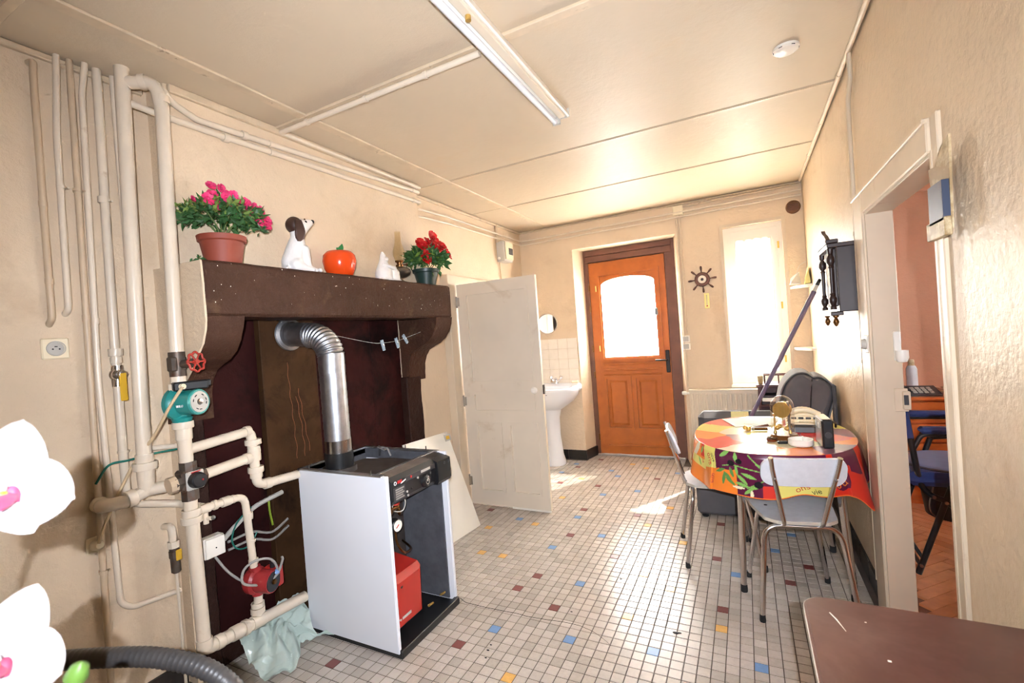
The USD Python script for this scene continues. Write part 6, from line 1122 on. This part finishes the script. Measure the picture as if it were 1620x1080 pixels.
# ------------------------------------------------------------------ foreground
ft = thing('side_table', 'reddish brown wooden table with rounded corner in the near right foreground', 'table', (.265, .74, 0))
tp3 = Polygon([(.068, .34), (.465, .34), (.465, 1.135), (.068, 1.135)]).buffer(-.045).buffer(.045, quad_segs=10)
part(ft, 'tabletop', MB().prism(tp3, .738, .758, 'xy').prism(tp3.buffer(-.004), .7575, .7605, 'xy'), 'table_mahogany', 30)
part(ft, 'edge_band', MB().prism(tp3.buffer(.0015).difference(tp3.buffer(-.003)), .739, .7575, 'xy'), 'formica_edge', 30)
part(ft, 'apron', MB().prism(sbox(.115, .39, .42, 1.085).difference(sbox(.133, .408, .402, 1.067)), .65, .738, 'xy'), 'table_mahogany', False)
for x in (.135, .40):
    for y in (.41, 1.065): part(ft, 'leg', MB().tube([(x, y, .738), (x, y, .0)], [.022, .016], 14), 'table_mahogany')
part(ft, 'scratch', MB().tube([(.110, 1.075, .7607), (.118, 1.055, .7607), (.128, 1.02, .7607)], [.0009, .0013, .0004], 5), 'scratch'); part(ft, 'scratch', MB().rbox((.165, 1.062, .7607), (.003, .002, .0006), 0), 'scratch'); part(ft, 'scratch', MB().rbox((.178, .955, .7607), (.005, .004, .0006), 0), 'scratch')
hs = solo('vacuum_hose', 'dark grey ribbed vacuum cleaner hose arching across the lower left corner', 'hose', MB(), 'hose_grey') if False else None
hp = spline([(-1.52, .10, .0175), (-1.50, .12, .40), (-1.42, .26, .74), (-1.330, .326, .789), (-1.248, .367, .787), (-1.150, .416, .787), (-1.057, .465, .778), (-.971, .508, .747), (-.914, .536, .681), (-.885, .56, .55), (-.90, .60, .25), (-.95, .62, .0175)], 30)
solo('vacuum_hose', 'dark grey ribbed vacuum cleaner hose arching across the lower left corner', 'hose', MB().tube(hp, [.0175+.0009*math.cos(k*2.1) for k in range(len(hp))], 16), 'hose_grey', 60)
# orchid close to the camera
oc = thing('orchid', 'white moth orchid with magenta lips close to the camera at the left edge', 'orchid', (-.80, -.02, .70))
def petal(c, n, d, L, W, cup=.25, wave=.06, sd=0, pw=.62):
    """A rounded petal from c along d, n its facing normal."""
    n = n/np.linalg.norm(n); d = d-(d@n)*n; d /= np.linalg.norm(d); s = np.cross(n, d); R = np.random.default_rng(sd); ph_ = R.uniform(0, 6)
    Pp = np.array([[c+d*L*v+s*W*u*(math.sin(PI*min(1, .05+.948*v**pw))**.6)+n*(L*cup*(-(v-.5)**2+.25)*.6-W*cup*u*u*.5+wave*L*math.sin(3*u+5*v+ph_)*.4) for u in np.linspace(-1, 1, 15)] for v in np.linspace(0, 1, 19)])
    return thick_sheet(Pp, np.tile(n, (19, 15, 1)), .0011)
def orchid_flower(c, n, upv, s, sd):
    n = n/np.linalg.norm(n); upv = upv-(upv@n)*n; upv /= np.linalg.norm(upv); rt_ = np.cross(upv, n)
    D = lambda a: math.cos(a)*rt_+math.sin(a)*upv
    for k, a in enumerate((math.radians(90), math.radians(-52), math.radians(218))): part(oc, 'sepal', petal(c-n*.002, n, D(a), (.062, .046, .046)[k]*s, (.025, .019, .019)[k]*s, .2, .05, sd+k), 'petal_white', True)
    for k, a in enumerate((math.radians(-8), math.radians(172))): part(oc, 'petal', petal(c+n*.001, n, D(a), .050*s, .031*s, .25, .07, sd+7+k, .8), 'petal_white', True)
    lp_ = part(oc, 'lip', petal(c+n*.003, n*.6+upv*.8, n*.9-upv*.55, .024*s, .011*s, .5, .05, sd+20), 'petal_magenta', True, label='magenta and yellow lip')
    part(lp_, 'lip_wing', petal(c+n*.004, n, D(math.radians(-35)), .017*s, .008*s, .6, .1, sd+22), 'petal_magenta', True); part(lp_, 'lip_wing', petal(c+n*.004, n, D(math.radians(215)), .017*s, .008*s, .6, .1, sd+23), 'petal_magenta', True)
    part(lp_, 'throat', MB().sph(c+n*.006-upv*.003, .0042*s, 2, (1, 1, .8)), 'lever_yellow', True)
    part(oc, 'column', MB().tube([c, c+n*.010+upv*.003], [.0035, .0028], 8), 'petal_white', True)
toc = lambda p: EYE-p
c1, c2 = EYE+.400*(fw+(2-810)/FPX*rt-(776-540)/FPX*up), EYE+.405*(fw+(-8-810)/FPX*rt-(1048-540)/FPX*up)
orchid_flower(c1, toc(c1)+.05*rt, up*.94+rt*.33, .98, 1); orchid_flower(c2, toc(c2)+.06*rt+.03*up, up*.84+rt*.5, 1.0, 40)
lf = EYE+.43*(fw+(112-810)/FPX*rt-(1092-540)/FPX*up)
part(oc, 'bud', MB().lathe([(0, 0), (.006, .004), (.0095, .014), (.007, .024), (0, .029)], lf, up*.8+rt*.3, 20), 'leaf_bright', True)
stem = spline([(-.80, -.02, .80), (-.77, -.02, .92), (-.70, .05, 1.02), c2+V(-.030, -.012, -.02), .5*(c1+c2)+V(-.06, -.02, 0), c1+V(-.030, -.012, .01), c1+V(-.03, -.02, .06)], 8)
part(oc, 'flower_spike', MB().tube(stem, .0028, 8), 'stem_green', True); part(oc, 'bud_stalk', MB().tube(spline([(-.70, .05, 1.02), (-.64, .12, 1.03), lf], 6), .0016, 6), 'stem_green')
for k, a in enumerate((.4, 1.9, 3.4, 4.9)): part(oc, 'leaf', petal(V(-.80, -.02, .80), V(math.cos(a)*-.5, math.sin(a)*-.5, 1), V(math.cos(a), math.sin(a), .3), .17 if a > 1.2 else .12, .034, .5, .03, 60+k), 'leaf_dark', True)
pot(oc, V(-.80, -.02, .70), .048, .060, .11, 'white_paint')
pst = thing('plant_stand', 'tall narrow wooden plant stand carrying the orchid', 'stand', (-.80, -.02, 0))
part(pst, 'top', MB().lathe([(0, .68), (.14, .68), (.145, .69), (.14, .70), (0, .70)], (-.80, -.02, 0), n=32), 'dark_brown_wood', 40)
for a in np.arange(3)*2*PI/3+.5: part(pst, 'leg', MB().tube([(-.80+.09*math.cos(a), -.02+.09*math.sin(a), .68), (-.80+.15*math.cos(a), -.02+.15*math.sin(a), 0)], [.014, .012], 10), 'dark_brown_wood')
